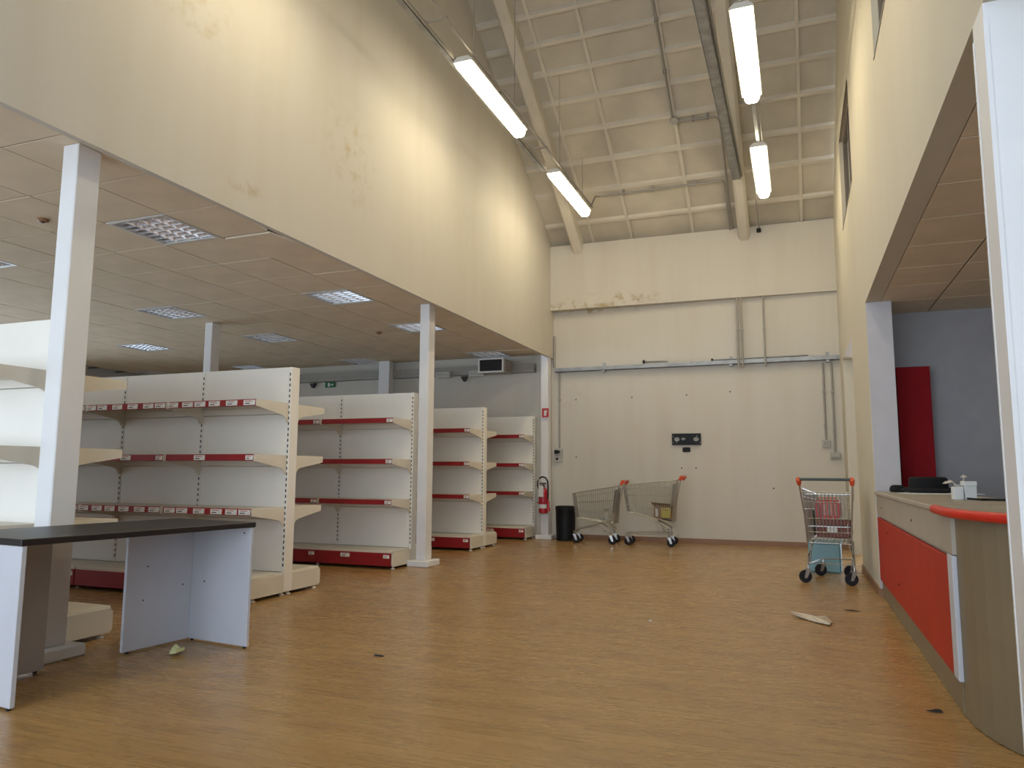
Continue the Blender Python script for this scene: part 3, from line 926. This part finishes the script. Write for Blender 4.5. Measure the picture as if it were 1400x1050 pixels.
conduit('wall_conduit', -0.80, 2.70, 3.815, 'left pipe of the vertical pair above the back cable tray', 0.018, YW - 0.122, (3.3,))
conduit('wall_conduit', -0.74, 2.70, 3.815, 'right pipe of the vertical pair above the back cable tray', 0.018, YW - 0.122, (3.3,))
conduit('wall_conduit', -0.41, 2.70, 3.815, 'single vertical pipe above the back cable tray, right of the pair', 0.016, YW - 0.118, (3.3,))
conduit('wall_conduit', 0.40, 1.57, 2.74, 'vertical pipe running down from the cable tray to the higher socket box', 0.015, YW - 0.02, (2.3, 1.8))
conduit('wall_conduit', 0.518, 1.40, 2.74, 'vertical pipe nearest the right corner, down to the lower socket box', 0.015, YW - 0.02, (2.3, 1.7))
conduit('wall_conduit', -3.735, 1.49, 2.77, 'vertical pipe at the left end of the back wall, above the switch box', 0.015, YW - 0.02, (2.3,))
conduit('wall_conduit', -3.82, 2.86, 3.40, 'short grey pipe stub in the left corner above the cable tray', 0.02, YW - 0.03)
t = thing('socket_box', 'pale socket box at the end of the higher pipe on the back wall', 'socket', (0.40, YW, 1.47))
MB().bev(-0.058, 0.058, -0.045, 0, 0, 0.11, 0.006).build('case', m_greyp, t)
MB().bev(-0.03, 0.03, -0.055, -0.045, 0.03, 0.085, 0.003).build('lid', m_pipe, t)
t = thing('socket_box', 'grey socket box under the pipe nearest the right corner', 'socket', (0.515, YW, 1.306))
MB().bev(-0.068, 0.068, -0.055, 0, 0, 0.09, 0.006).build('case', m_greyp, t)
MB().bev(-0.055, 0.055, -0.062, -0.055, 0.008, 0.035, 0.003).build('flap', m_pipe, t)
t = thing('switch_box', 'grey switch box with a black handle above the dark bin', 'switch', (-3.75, YW, 1.26))
MB().bev(-0.065, 0.065, -0.06, 0, 0, 0.215, 0.008).build('case', m_greyp, t)
MB().bev(-0.055, 0.01, -0.10, -0.06, 0.135, 0.195, 0.006).build('plug', m_black, t)
MB().tube([(0.01, -0.085, 0.16), (0.045, -0.085, 0.17)], 0.014, 8).build('lever', m_black, t)
MB().disc((-0.015, -0.063, 0.05), 'y', 0.022, 0.004, 14).build('knob', m_black, t)
MB().bev(-0.045, 0.045, -0.064, -0.060, 0.09, 0.12, 0.002).build('name_plate', m_pipe, t)
# wall bracket for a screen
t = thing('wall_bracket', 'black steel screen bracket with oval holes on the back wall', 'bracket', (-1.635, YW, 1.615))
x, z, hy = 0.225, 0.09, -0.03


def oval_ring(mb, cx, cz, rx, rz, X0, X1, Z0, Z1):
    n = 16
    vs, fs = [], []
    out = []
    for k in range(n):
        a = 2 * PI * k / n
        ca, sa = math.cos(a), math.sin(a)
        s = min((X1 - cx if ca > 0 else cx - X0) / max(abs(ca), 1e-6), (Z1 - cz if sa > 0 else cz - Z0) / max(abs(sa), 1e-6))
        out.append((cx + ca * s, cz + sa * s))
    # snap nearest samples to the corners so the plate is filled
    for (qx, qz) in ((X0, Z0), (X1, Z0), (X1, Z1), (X0, Z1)):
        i = min(range(n), key=lambda i: (out[i][0] - qx) ** 2 + (out[i][1] - qz) ** 2)
        out[i] = (qx, qz)
    for d in (-0.036, -0.030):
        vs += [(p[0], d, p[1]) for p in out]
        vs += [(cx + rx * math.cos(2 * PI * k / n), d, cz + rz * math.sin(2 * PI * k / n)) for k in range(n)]
    for k in range(n):
        j = (k + 1) % n
        fs += [(k, j, n + j, n + k), (2 * n + k, 3 * n + k, 3 * n + j, 2 * n + j), (n + k, n + j, 3 * n + j, 3 * n + k), (k, 2 * n + k, 2 * n + j, j)]
    mb.add(vs, fs)


pl = MB()
oval_ring(pl, -0.148, 0, 0.043, 0.034, -0.225, -0.095, -0.09, 0.09)
oval_ring(pl, -0.048, 0.005, 0.036, 0.020, -0.095, 0.0, -0.09, 0.09)
oval_ring(pl, 0.15, 0, 0.043, 0.034, 0.085, 0.225, -0.09, 0.09)
pl.box(0.0, 0.085, -0.036, -0.030, -0.09, 0.09)
pl.box(-0.225, 0.225, -0.036, 0, 0.085, 0.09).box(-0.225, 0.225, -0.036, 0, -0.09, -0.085)
pl.build('plate', m_black, t)
for (px, pz) in ((-0.205, 0.04), (-0.205, -0.055), (0.21, -0.055), (-0.155, -0.055), (0.165, 0.05)):
    MB().disc((px, -0.038, pz), 'y', 0.008, 0.003, 8).build('screw', m_zinc, t)
t = thing('socket', 'black double socket under the screen bracket on the back wall', 'socket', (-1.64, YW, 1.45))
MB().bev(-0.06, 0.06, -0.02, 0, -0.036, 0.036, 0.008).build('cover', m_black, t)
for s in (-0.025, 0.025):
    MB().disc((s, -0.021, 0), 'y', 0.015, 0.002, 10).build('outlet', m_slot, t)
# anchor holes left in the wall
for n, (px, pz, lab) in enumerate(((-3.45, 2.30, 'topmost old anchor hole at the left of the back wall'), (-2.5, 2.31, 'old anchor hole under the middle of the cable tray'), (-1.62, 2.32, 'old anchor hole high above the screen bracket'),
                                   (-0.95, 2.35, 'old anchor hole below the pipe pair on the back wall'), (-1.72, 1.16, 'left old anchor hole below the black socket'), (-1.50, 1.165, 'right old anchor hole below the black socket'),
                                   (-0.36, 0.86, 'low old anchor hole right of the shopping carts'), (-3.45, 1.34, 'old anchor hole right of the switch box'))):
    o = MB().lathe([(0.012, -0.001), (0.009, 0.001), (0.009, 0.003)], 0, 0, 8); o.xf(Matrix.Rotation(PI / 2, 4, 'X'))
    ob = o.build('anchor_hole', m_slot); ob.location = (px, YW - 0.001, pz)
    tag(ob, lab, 'hole')

# store part of the back wall: duct, air grille, exit sign, sensors
t = thing('duct', 'grey metal duct along the back wall of the store under the tiles', 'duct', (-8.5, YW, 2.79))
MB().box(-4.6, 4.35, -0.14, -0.001, 0, 0.15).build('casing', m_pipe, t)
MB().box(-4.6, 4.35, -0.15, -0.001, 0.04, 0.055).build('flange', m_pipe, t)
t = thing('air_grille', 'square air outlet with a pale frame and dark fins at the back', 'grille', (-4.78, YW - 0.15, 2.88))
MB().box(-0.21, 0.24, -0.35, 0, -0.11, 0.10).build('box', m_pipe, t)
f = MB()
for (a, b, c, d) in ((-0.24, 0.22, -0.125, -0.10), (-0.24, 0.22, 0.095, 0.12), (-0.24, -0.215, -0.10, 0.095), (0.195, 0.22, -0.10, 0.095)):
    f.box(a, b, -0.38, -0.345, c, d)
f.build('frame', m_white, t)
MB().box(-0.215, 0.195, -0.352, -0.35, -0.10, 0.095).build('back_plate', m_slot, t)
for k in range(8):
    zz = -0.088 + 0.024 * k
    MB().prism([(-0.372, zz), (-0.356, zz + 0.012), (-0.356, zz + 0.015), (-0.372, zz + 0.003)], 'x', -0.213, 0.193).build('fin', m_darkgrey, t)
for k in range(1, 6):
    xx = -0.215 + 0.41 * k / 6
    MB().box(xx - 0.003, xx + 0.003, -0.374, -0.371, -0.10, 0.095).build('bar', m_darkgrey, t)
t = thing('exit_sign', 'small green exit sign high on the back wall of the store', 'sign', (-8.34, YW, 2.735))
MB().bev(-0.11, 0.11, -0.03, 0, -0.05, 0.05, 0.004).build('case', m_signgreen, t)
MB().box(-0.045, 0.0, -0.033, -0.03, -0.035, 0.035).build('door_symbol', m_paper, t)
MB().prism([(0.015, -0.008), (0.05, -0.008), (0.05, -0.025), (0.085, 0.0), (0.05, 0.025), (0.05, 0.008), (0.015, 0.008)], 'y', -0.033, -0.03).build('arrow', m_paper, t)
for (px, lab) in ((-8.72, 'small dark triangular sensor left of the green exit sign'), (-5.50, 'small dark triangular sensor left of the air grille')):
    t = thing('sensor', lab, 'sensor', (px, YW, 2.72))
    MB().prism([(-0.06, 0.05), (0.06, 0.05), (0.015, -0.035), (-0.01, -0.035)], 'y', -0.07, 0).build('case', m_darkgrey, t)
    MB().box(-0.03, 0.03, -0.05, 0, 0.05, 0.07).build('mount', m_pipe, t)
for (px, lab) in ((-5.85, 'pale emergency lamp on the duct, left one right of the middle column'), (-5.2, 'pale emergency lamp on the duct next to the air grille')):
    t = thing('emergency_lamp', lab, 'lamp', (px, YW - 0.152, 2.80))
    MB().bev(-0.14, 0.14, -0.06, 0, -0.05, 0.05, 0.01).build('case', m_fixt, t)
    MB().bev(-0.12, 0.12, -0.066, -0.058, -0.035, 0.03, 0.004).build('lens', m_greyp, t)

# ---------------------------------------------------------------- fire extinguisher, its sign, bin
t = thing('fire_extinguisher', 'red fire extinguisher with a black hose hung on the back column', 'extinguisher', (-3.90, 11.585, 0.42))
MB().lathe([(0.05, 0), (0.072, 0.01), (0.076, 0.03), (0.076, 0.34), (0.066, 0.385), (0.035, 0.415), (0.022, 0.42)], 0, 0, 20).build('cylinder', m_ext, t, True)
MB().lathe([(0.078, 0.085), (0.078, 0.15)], 0, 0, 20).build('lower_label', m_paper, t, True)
MB().prism([(-0.05, 0.27), (0.03, 0.27), (0.03, 0.45), (-0.05, 0.45)], 'y', -0.085, -0.081).build('instruction_card', m_paper, t)
MB().lathe([(0.022, 0.42), (0.026, 0.44), (0.020, 0.47)], 0, 0, 12).build('valve', m_black, t)
MB().box(-0.06, 0.05, -0.012, 0.012, 0.475, 0.495).build('lever', m_black, t)
MB().tube([(-0.02, -0.03, 0.455), (-0.075, -0.03, 0.40), (-0.088, -0.03, 0.45), (-0.085, -0.03, 0.52), (-0.05, -0.03, 0.575), (0.0, -0.03, 0.592), (0.05, -0.03, 0.575), (0.085, -0.03, 0.52), (0.092, -0.03, 0.40), (0.092, -0.03, 0.20)], 0.012, 8).build('hose', m_black, t, True)
MB().tube([(0.092, -0.03, 0.23), (0.095, -0.03, 0.10), (0.098, -0.03, 0.04)], [0.014, 0.022, 0.034], 12).build('horn', m_ext, t, True)
MB().box(-0.085, 0.085, -0.078, 0.095, 0.165, 0.18).build('wall_strap', m_ext, t)
MB().box(-0.02, 0.02, 0.06, 0.112, 0.15, 0.40).build('wall_hook', m_zinc, t)
t = thing('fire_sign', 'small red fire extinguisher sign high on the back column', 'sign', (-3.90, 11.70, 2.07))
MB().box(-0.058, 0.058, -0.008, 0, -0.075, 0.075).build('plate', m_signred, t)
MB().box(-0.022, 0.018, -0.011, -0.008, -0.05, 0.03).box(-0.012, 0.008, -0.011, -0.008, 0.03, 0.045).box(0.018, 0.03, -0.011, -0.008, 0.005, 0.04).build('extinguisher_symbol', m_paper, t)
MB().box(-0.055, 0.055, -0.006, 0, -0.10, -0.088).build('caption_strip', m_paper, t)
t = thing('rubbish_bin', 'black round bin between the back column and the shopping carts', 'bin', (-3.54, 11.64, 0))
MB().lathe([(0.135, 0), (0.150, 0.01), (0.158, 0.30), (0.160, 0.50), (0.163, 0.51), (0.163, 0.54), (0.157, 0.545), (0.150, 0.53), (0.145, 0.05), (0.10, 0.03)], 0, 0, 28).build('body', m_black, t, True)
MB().lathe([(0.166, 0.495), (0.166, 0.512), (0.160, 0.515)], 0, 0, 28).build('rim_band', m_rubber, t, True)

# ---------------------------------------------------------------- shopping carts
def caster(t, x, y, r, front, rnd):
    c = thing('caster', '', '', (0, 0, 0)); del c['label']; del c['category']
    c.parent = t
    c.location = (x, y, 0)
    c.rotation_euler = (0, 0, rnd)
    w = 0.016
    MB().disc((-0.03, 0, r), 'y', r, w).build('wheel', m_rubber, c, True)
    f = MB()
    for s in (-1, 1):
        yy = s * (w + 0.006)
        f.prism([(-0.045, r - 0.015), (-0.018, r - 0.015), (0.022, 2 * r + 0.014), (-0.025, 2 * r + 0.014)], 'y', min(yy, yy + s * 0.004), max(yy, yy + s * 0.004))
    f.box(-0.025, 0.022, -w - 0.010, w + 0.010, 2 * r + 0.010, 2 * r + 0.016)
    f.lathe([(0.010, 0), (0.010, 0.05)], 0, 0, 8, 2 * r + 0.016)
    f.build('fork', m_chrome, c)
    return 2 * r + 0.05


def cart(loc, rz, label, grip, Lb=0.78, wr=0.44, wf=0.34, zr=(0.40, 0.94), zf=(0.46, 0.86), handle=1.03, chassis='base', step=0.034, swivel=(0.15, 0.3), chassis_z=False):
    """Local +x is the nose, the handle bar lies at x = 0."""
    t = thing('shopping_cart', label, 'shopping cart', loc, rz, group='wire shopping carts')
    xr0, xr1 = 0.18, 0.10                      # rear panel leans back: bottom, top
    xf0, xf1 = 0.10 + Lb * 0.93, 0.10 + Lb
    def side(s, u, v):                          # u 0 rear..1 nose, v 0 bottom..1 top
        xb, xt = xr0 + (xf0 - xr0) * u, xr1 + (xf1 - xr1) * u
        zb, zt = zr[0] + (zf[0] - zr[0]) * u, zr[1] + (zf[1] - zr[1]) * u
        hb = (wr * 0.88 + (wf * 0.86 - wr * 0.88) * u) / 2
        ht = (wr + (wf - wr) * u) / 2
        return (xb + (xt - xb) * v, s * (hb + (ht - hb) * v), zb + (zt - zb) * v)
    R = 0.0036
    for s in (-1, 1):
        w = MB()
        n = int(Lb / step)
        for k in range(1, n):
            w.tube([side(s, k / n, 0), side(s, k / n, 1)], R * 0.8, 4, False)
        for v in (0.28, 0.62, 0.85):
            w.tube([side(s, 0, v), side(s, 1, v)], R, 4, False)
        w.build('side_grid', m_chrome, t, kind='stuff')
    w = MB()
    n = int(wf / step)
    def cross(u, k, v, n):
        a, b = side(-1, u, v), side(1, u, v)
        return tuple(a[i] + (b[i] - a[i]) * k / n for i in range(3))
    for k in range(1, n):
        w.tube([cross(1, k, 0, n), cross(1, k, 1, n)], R * 0.8, 4, False)
    for v in (0.28, 0.62, 0.85):
        w.tube([side(-1, 1, v), side(1, 1, v)], R, 4, False)
    w.build('nose_grid', m_chrome, t, kind='stuff')
    w = MB()
    n = int(wr / step)
    for k in range(1, n):
        w.tube([cross(0, k, 0, n), cross(0, k, 0.93, n)], R * 0.8, 4, False)
    for v in (0.2, 0.45, 0.75, 0.93):
        w.tube([side(-1, 0, v), side(1, 0, v)], R, 4, False)
    w.build('rear_gate', m_chrome, t, kind='stuff')
    # folded child seat behind the gate
    w = MB()
    for k in range(1, n):
        a, b = cross(0.06, k, 0.30, n), cross(0.05, k, 0.9, n)
        w.tube([a, b], R * 0.9, 4, False)
    w.tube([cross(0.05, 0.5, 0.9, n), cross(0.05, n - 0.5, 0.9, n)], R * 1.6, 5)
    w.tube([cross(0.06, 0.5, 0.30, n), cross(0.06, n - 0.5, 0.30, n)], R * 1.6, 5)
    w.build('child_seat', m_chrome, t, kind='stuff')
    w = MB()
    n = int(wf / step)
    for k in range(0, n + 1):
        w.tube([cross(0, k, 0, n), cross(1, k, 0, n)], R * 0.8, 4, False)
    for u in (0.25, 0.5, 0.75):
        w.tube([side(-1, u, 0), side(1, u, 0)], R, 4, False)
    w.build('basket_floor', m_chrome, t, kind='stuff')
    rim = [side(-1, 0, 1), side(-1, 1, 1), side(1, 1, 1), side(1, 0, 1)]
    MB().tube(rim, 0.006, 6).build('rim', m_chrome, t)
    low = [side(-1, 0, 0), side(-1, 1, 0), side(1, 1, 0), side(1, 0, 0), side(-1, 0, 0)]
    MB().tube(low, 0.005, 6).build('lower_rim', m_chrome, t)
    # handle
    hw = wr / 2 + 0.012
    for s in (-1, 1):
        MB().tube([(0.16, s * wr * 0.44, zr[0] - 0.01), side(s, 0.0, 0.5), (0.075, s * hw, zr[1] + 0.0), (0.035, s * hw, handle - 0.02), (0.0, s * hw, handle)], 0.008, 8).build('handle_arm', m_chrome, t, True)
        MB().tube([(0.045, s * hw, handle - 0.055), (0.02, s * hw, handle - 0.01), (-0.006, s * hw, handle + 0.003)], [0.018, 0.028, 0.023], 8).build('handle_cap', m_orange, t, True)
    MB().tube([(0.0, -hw + 0.01, handle), (0.0, hw - 0.01, handle)], 0.0145, 10).build('handle_bar', grip, t, True)
    r = 0.062
    top = 2 * r + 0.06
    xr_, xn = 0.22, 0.22 + Lb * 0.80
    for s in (-1, 1):
        caster(t, xr_, s * wr * 0.46, r, False, swivel[0])
        caster(t, xn, s * wf * 0.40, r, True, swivel[1])
        if chassis_z:
            # low nose: the side tubes climb from the nose caster to the basket and drop to the rear caster
            MB().tube([(xn, s * wf * 0.40, top - 0.01), (xn - 0.03, s * wf * 0.41, top + 0.02), (0.46, s * wr * 0.40, zr[0] - 0.03), (0.38, s * wr * 0.40, zr[0] + 0.008)], 0.010, 8).build('chassis_leg', m_chrome, t, True)
            MB().tube([(0.42, s * wr * 0.40, zr[0] - 0.01), (xr_ + 0.03, s * wr * 0.45, top + 0.02), (xr_, s * wr * 0.46, top - 0.01)], 0.010, 8).build('chassis_leg', m_chrome, t, True)
            MB().tube([(0.30, s * wr * 0.38, zr[0]), (xr_ - 0.03, s * wr * 0.43, top + 0.03)], 0.008, 8).build('chassis_strut', m_chrome, t)
        else:
            MB().tube([(xr_, s * wr * 0.46, top - 0.01), (xr_, s * wr * 0.45, top + 0.08), (0.30, s * wr * 0.40, zr[0] - 0.05), (0.42, s * wr * 0.38, zr[0] + 0.012)], 0.010, 8).build('chassis_leg', m_chrome, t, True)
            MB().tube([(xr_ + 0.02, s * wr * 0.455, top), (xn, s * wf * 0.41, top - 0.005)], 0.009, 8).build('chassis_rail', m_chrome, t)
            MB().tube([(xr_ + 0.10, s * wr * 0.45, top), (xr_ + 0.20, s * wr * 0.42, zr[0] + 0.01)], 0.008, 8).build('chassis_strut', m_chrome, t)
    MB().tube([(xn, -wf * 0.41, top), (xn, wf * 0.41, top)], 0.007, 8).build('cross_bar', m_chrome, t)
    MB().tube([(xr_ + 0.1, -wr * 0.45, top), (xr_ + 0.1, wr * 0.45, top)], 0.005, 8).build('cross_bar', m_chrome, t)
    return t


# left pair, side on before the back wall, noses to the left
cart((-2.50, 11.44, 0), PI + 0.06, 'shopping cart beside the black bin, its orange handle touching the next cart', m_orange, Lb=0.72, zr=(0.31, 0.88), zf=(0.38, 0.76), handle=0.955, wr=0.42, wf=0.34, chassis_z=True)
cart((-1.61, 11.42, 0), PI + 0.04, 'shopping cart holding a brown box, second from the black bin', m_orange, Lb=0.80, zr=(0.36, 0.98), zf=(0.50, 0.895), handle=1.03)
# right cart, handle to the camera
cart((0.235, 7.93, 0), PI / 2 - 0.14, 'shopping cart by the right wall with red baskets inside', m_green, Lb=0.80, wr=0.46, wf=0.36, swivel=(-1.25, -1.1))


def bin_mesh(a, b, h, taper=0.85, wall=0.01, slats=True):
    """Open rectangular hand basket with slatted sides."""
    m = MB()
    for (x0, x1, y0, y1) in ((-a, a, -b, -b + wall), (-a, a, b - wall, b), (-a, -a + wall, -b, b), (a - wall, a, -b, b)):
        m.box(x0, x1, y0, y1, h - 0.03, h)
        m.box(x0 * 0.97, x1 * 0.97, y0 * 0.97, y1 * 0.97, 0, 0.03)
        n = 10
        for k in range(n + 1):
            u = k / n
            if x1 - x0 > y1 - y0:
                x = x0 + (x1 - x0) * u
                m.box(x - 0.005, x + 0.005, y0, y1, 0.02, h - 0.02)
            else:
                y = y0 + (y1 - y0) * u
                m.box(x0, x1, y - 0.005, y + 0.005, 0.02, h - 0.02)
    m.box(-a * 0.97, a * 0.97, -b * 0.97, b * 0.97, 0, 0.008)
    return m


t = thing('hand_basket', 'dull red plastic basket with a white tag low in the right cart', 'basket', (0.32, 8.35, 0.452), -0.14)
bin_mesh(0.155, 0.15, 0.17).build('body', m_brownred, t)
MB().box(-0.13, 0.13, -0.130, -0.120, 0.02, 0.15).build('front_panel', m_brownred, t)
MB().box(-0.05, 0.045, -0.157, -0.151, 0.05, 0.10).build('tag', m_paper, t)
t = thing('hand_basket', 'bright red slatted basket standing on the dull one in the right cart', 'basket', (0.275, 8.36, 0.626), -0.14)
bin_mesh(0.105, 0.12, 0.19).build('body', m_redp, t)
MB().tube([(-0.10, -0.125, 0.18), (-0.09, -0.130, 0.215), (0.09, -0.130, 0.215), (0.10, -0.125, 0.18)], 0.006, 6).build('handle', m_redp, t)
t = MB().lathe([(0.03, 0), (0.052, 0.02), (0.056, 0.12), (0.048, 0.22), (0.03, 0.25)], 0, 0, 10).build('cloth_bundle', m_darkgrey, None, True)
t.location = (0.122, 8.46, 0.455)
tag(t, 'dark grey rolled cloth beside the red baskets in the right cart', 'cloth')
t = thing('bucket', 'pale blue plastic tub on the floor behind the right cart', 'tub', (0.245, 9.16, 0), -0.1)
MB().bev(-0.165, 0.165, -0.12, 0.12, 0, 0.32, 0.015).build('body', m_blue, t)
MB().bev(-0.175, 0.175, -0.13, 0.13, 0.32, 0.345, 0.008).build('rim', m_blue, t)
t = thing('cardboard_box', 'open brown box with a yellow pack in the second shopping cart', 'box', (-1.93, 11.42, 0.405), 0.04)
b = MB()
for (x0, x1, y0, y1) in ((-0.13, 0.13, -0.12, -0.112), (-0.13, 0.13, 0.112, 0.12), (-0.13, -0.122, -0.112, 0.112), (0.122, 0.13, -0.112, 0.112)):
    b.box(x0, x1, y0, y1, 0, 0.2)
b.box(-0.13, 0.13, -0.12, 0.12, 0, 0.008)
b.build('carton', m_card, t)
MB().box(-0.02, 0.115, -0.124, -0.121, 0.015, 0.165).build('yellow_pack', m_yellow, t)
MB().box(-0.105, -0.06, -0.124, -0.121, 0.03, 0.15).build('white_print', m_paper, t)
MB().add([(-0.14, -0.12, 0.2), (0.13, -0.12, 0.2), (0.14, -0.19, 0.215), (-0.16, -0.18, 0.24), (-0.14, -0.12, 0.206), (0.13, -0.12, 0.206), (0.14, -0.19, 0.221), (-0.16, -0.18, 0.246)],
         [(3, 2, 1, 0), (4, 5, 6, 7), (0, 1, 5, 4), (1, 2, 6, 5), (2, 3, 7, 6), (3, 0, 4, 7)]).build('flap', m_card, t)
bag = MB()
rb = random.Random(4)
prof = [(0.02, 0.0), (0.07, 0.01), (0.085, 0.05), (0.06, 0.10), (0.03, 0.15), (0.045, 0.18)]
bag.lathe(prof, 0, 0, 11)
bag.v = [(p[0] * rb.uniform(0.7, 1.25), p[1] * rb.uniform(0.7, 1.2), p[2] * rb.uniform(0.92, 1.06)) for p in bag.v]
o = bag.build('plastic_bag', m_greyp)
o.location = (-2.80, 11.40, 0.345)
tag(o, 'crumpled grey plastic bag in the cart beside the bin', 'bag')

# ---------------------------------------------------------------- counter on the right
ct = thing('counter', 'shop counter with an orange-red front panel and a curved brown end', 'counter', (0.665, 4.08, 0))
# local x to the right, y away from the camera; straight front along y 0..3.40
LC = 3.40
MB().box(0.0, 0.55, 0.0, LC, 0.0, 0.90).build('carcass', m_counter, ct)
MB().bev(-0.020, 0.0, 0.02, LC - 0.004, 0.155, 0.70, 0.003).build('red_front_panel', m_ored, ct)
MB().bev(-0.022, 0.0, -0.10, 0.018, 0.155, 0.715, 0.003).build('white_edge_strip', m_lam, ct)
MB().box(-0.018, 0.0, -0.10, LC - 0.004, 0.72, 0.90).build('upper_board', m_counter, ct)
MB().box(-0.004, 0.0, -0.06, LC - 0.004, 0.004, 0.15).build('kick_board', m_counter2, ct)
# curved end: quarter sweep from the front line round to the right, towards the camera
pts = []
R1 = 0.62
for k in range(0, 13):
    a = PI - (PI / 2) * k / 12
    pts.append((R1 * 1.0 + R1 * math.cos(a), -0.10 - R1 * 1.25 * math.sin(a)))
outer = [(0.0, 0.0)] + [(p[0], p[1]) for p in pts] + [(R1, 0.0)]
MB().prism(outer, 'z', 0.004, 0.90).build('curved_end', m_counter2, ct)
top_pts = [(-0.035, LC - 0.004), (-0.035, 0.22)]
MB().bev(-0.035, 0.56, 0.20, LC - 0.004, 0.90, 0.93, 0.006).build('worktop', m_counter, ct)
c2 = [(-0.035 if k == 0 else pts[k][0] - 0.035 * math.cos((PI / 2) * k / 12), pts[k][1] - 0.04 * math.sin((PI / 2) * k / 12)) for k in range(13)]
MB().prism([(-0.035, 0.199)] + c2 + [(R1, 0.199)], 'z', 0.90, 0.928).build('worktop_end', m_counter, ct)
rp = [(-0.036, 0.20, 0.915), (-0.036, 0.05, 0.915)] + [(p[0] - 0.002, p[1], 0.915) for p in c2]
MB().tube(rp, 0.022, 10).build('red_bullnose', m_obull, ct, True)
for (y, z) in ((3.0, 0.80), (1.2, 0.80), (2.6, 0.62), (2.0, 0.30)):
    MB().disc((-0.0235 if z < 0.7 else -0.0195, y, z), 'x', 0.008, 0.002, 8).build('screw_hole', m_slot, ct)

# things on the counter
hx, hy, hz = 1.00, 7.03, 0.93
o = MB().box(-0.25, 0.30, -0.22, 0.10, 0, 0.006).build('paper_sheet', m_paper)
o.location = (hx + 0.02, hy - 0.12, hz); o.rotation_euler = (0, 0, 0.10)
tag(o, 'white sheet of paper under the black hat on the counter', 'paper')
hat = thing('hat', 'black hat-like cloth item with a flat top on the counter', 'hat', (hx, hy, hz + 0.006))
MB().lathe([(0.13, 0.028), (0.20, 0.012), (0.236, 0.006), (0.238, 0.020), (0.215, 0.040), (0.165, 0.034), (0.13, 0.04)], 0, 0, 28).build('brim', m_hat, hat, True)
MB().lathe([(0.146, 0.0), (0.148, 0.05), (0.142, 0.115), (0.125, 0.128), (0.06, 0.124)], 0, 0, 28).build('crown', m_hat, hat, True)
MB().lathe([(0.05, 0), (0.06, 0.02), (0.05, 0.05), (0.03, 0.06)], -0.235, -0.03, 10).build('rolled_brim_edge', m_hat, hat, True)
t = thing('small_box', 'taller white carton with a lid on the counter right of the hat', 'box', (0.985, 5.36, hz), 0.15)
MB().bev(-0.035, 0.035, -0.03, 0.03, 0, 0.085, 0.004).build('body', m_paper, t)
MB().bev(-0.038, 0.038, -0.033, 0.033, 0.085, 0.115, 0.004).build('lid', m_paper, t)
t = thing('small_box', 'lower white carton beside the taller one, nearer the hat', 'box', (0.918, 5.34, hz), 0.1)
MB().bev(-0.028, 0.028, -0.03, 0.03, 0, 0.08, 0.004).build('body', m_paper, t)
MB().bev(-0.014, 0.014, -0.014, 0.014, 0.08, 0.095, 0.003).build('cap', m_greyp, t)
t = thing('dried_twig', 'dried leafy twig poking up behind the white cartons', 'twig', (0.95, 5.44, hz))
MB().tube([(0, 0, 0), (-0.01, 0, 0.07), (-0.04, 0, 0.115)], 0.003, 5).build('stem', m_film, t)
MB().tube([(0, 0, 0.06), (0.02, 0, 0.11), (0.03, 0, 0.145)], 0.003, 5).build('stem', m_film, t)
for (a, b, c) in ((-0.055, 0.112, 0.3), (0.025, 0.145, -0.6), (-0.075, 0.105, 0.1)):
    MB().add([(a - 0.022, 0, b - 0.006), (a, 0.006, b + 0.010), (a + 0.022, 0, b + 0.004 * c), (a, -0.006, b - 0.008), (a, 0.002, b - 0.003)], [(0, 3, 4), (3, 2, 4), (2, 1, 4), (1, 0, 4), (0, 1, 2, 3)]).build('leaf', m_film, t)
o = MB().tube([(-0.02, -0.02, 0.012), (0.05, -0.05, 0.007), (0.10, -0.02, 0.007), (0.16, -0.06, 0.007), (0.22, -0.05, 0.007), (0.15, 0.0, 0.007), (0.06, 0.01, 0.007)], 0.007, 6).build('cable', m_black, None, True)
o.location = (0.97, 5.26, hz)
tag(o, 'short dark cable coiled before the white cartons on the counter', 'cable')

# tall red board in the counter room
t = thing('red_board', 'tall dark red board standing against the violet-grey wall behind the counter', 'board', (1.065, 8.0, 0))
MB().bev(-0.145, 0.143, -0.02, 0.02, 0, 2.113, 0.003).build('face', m_dred, t)
MB().box(-0.13, 0.128, 0.02, 0.13, 0.0, 0.06).build('back_stand', m_dred, t)
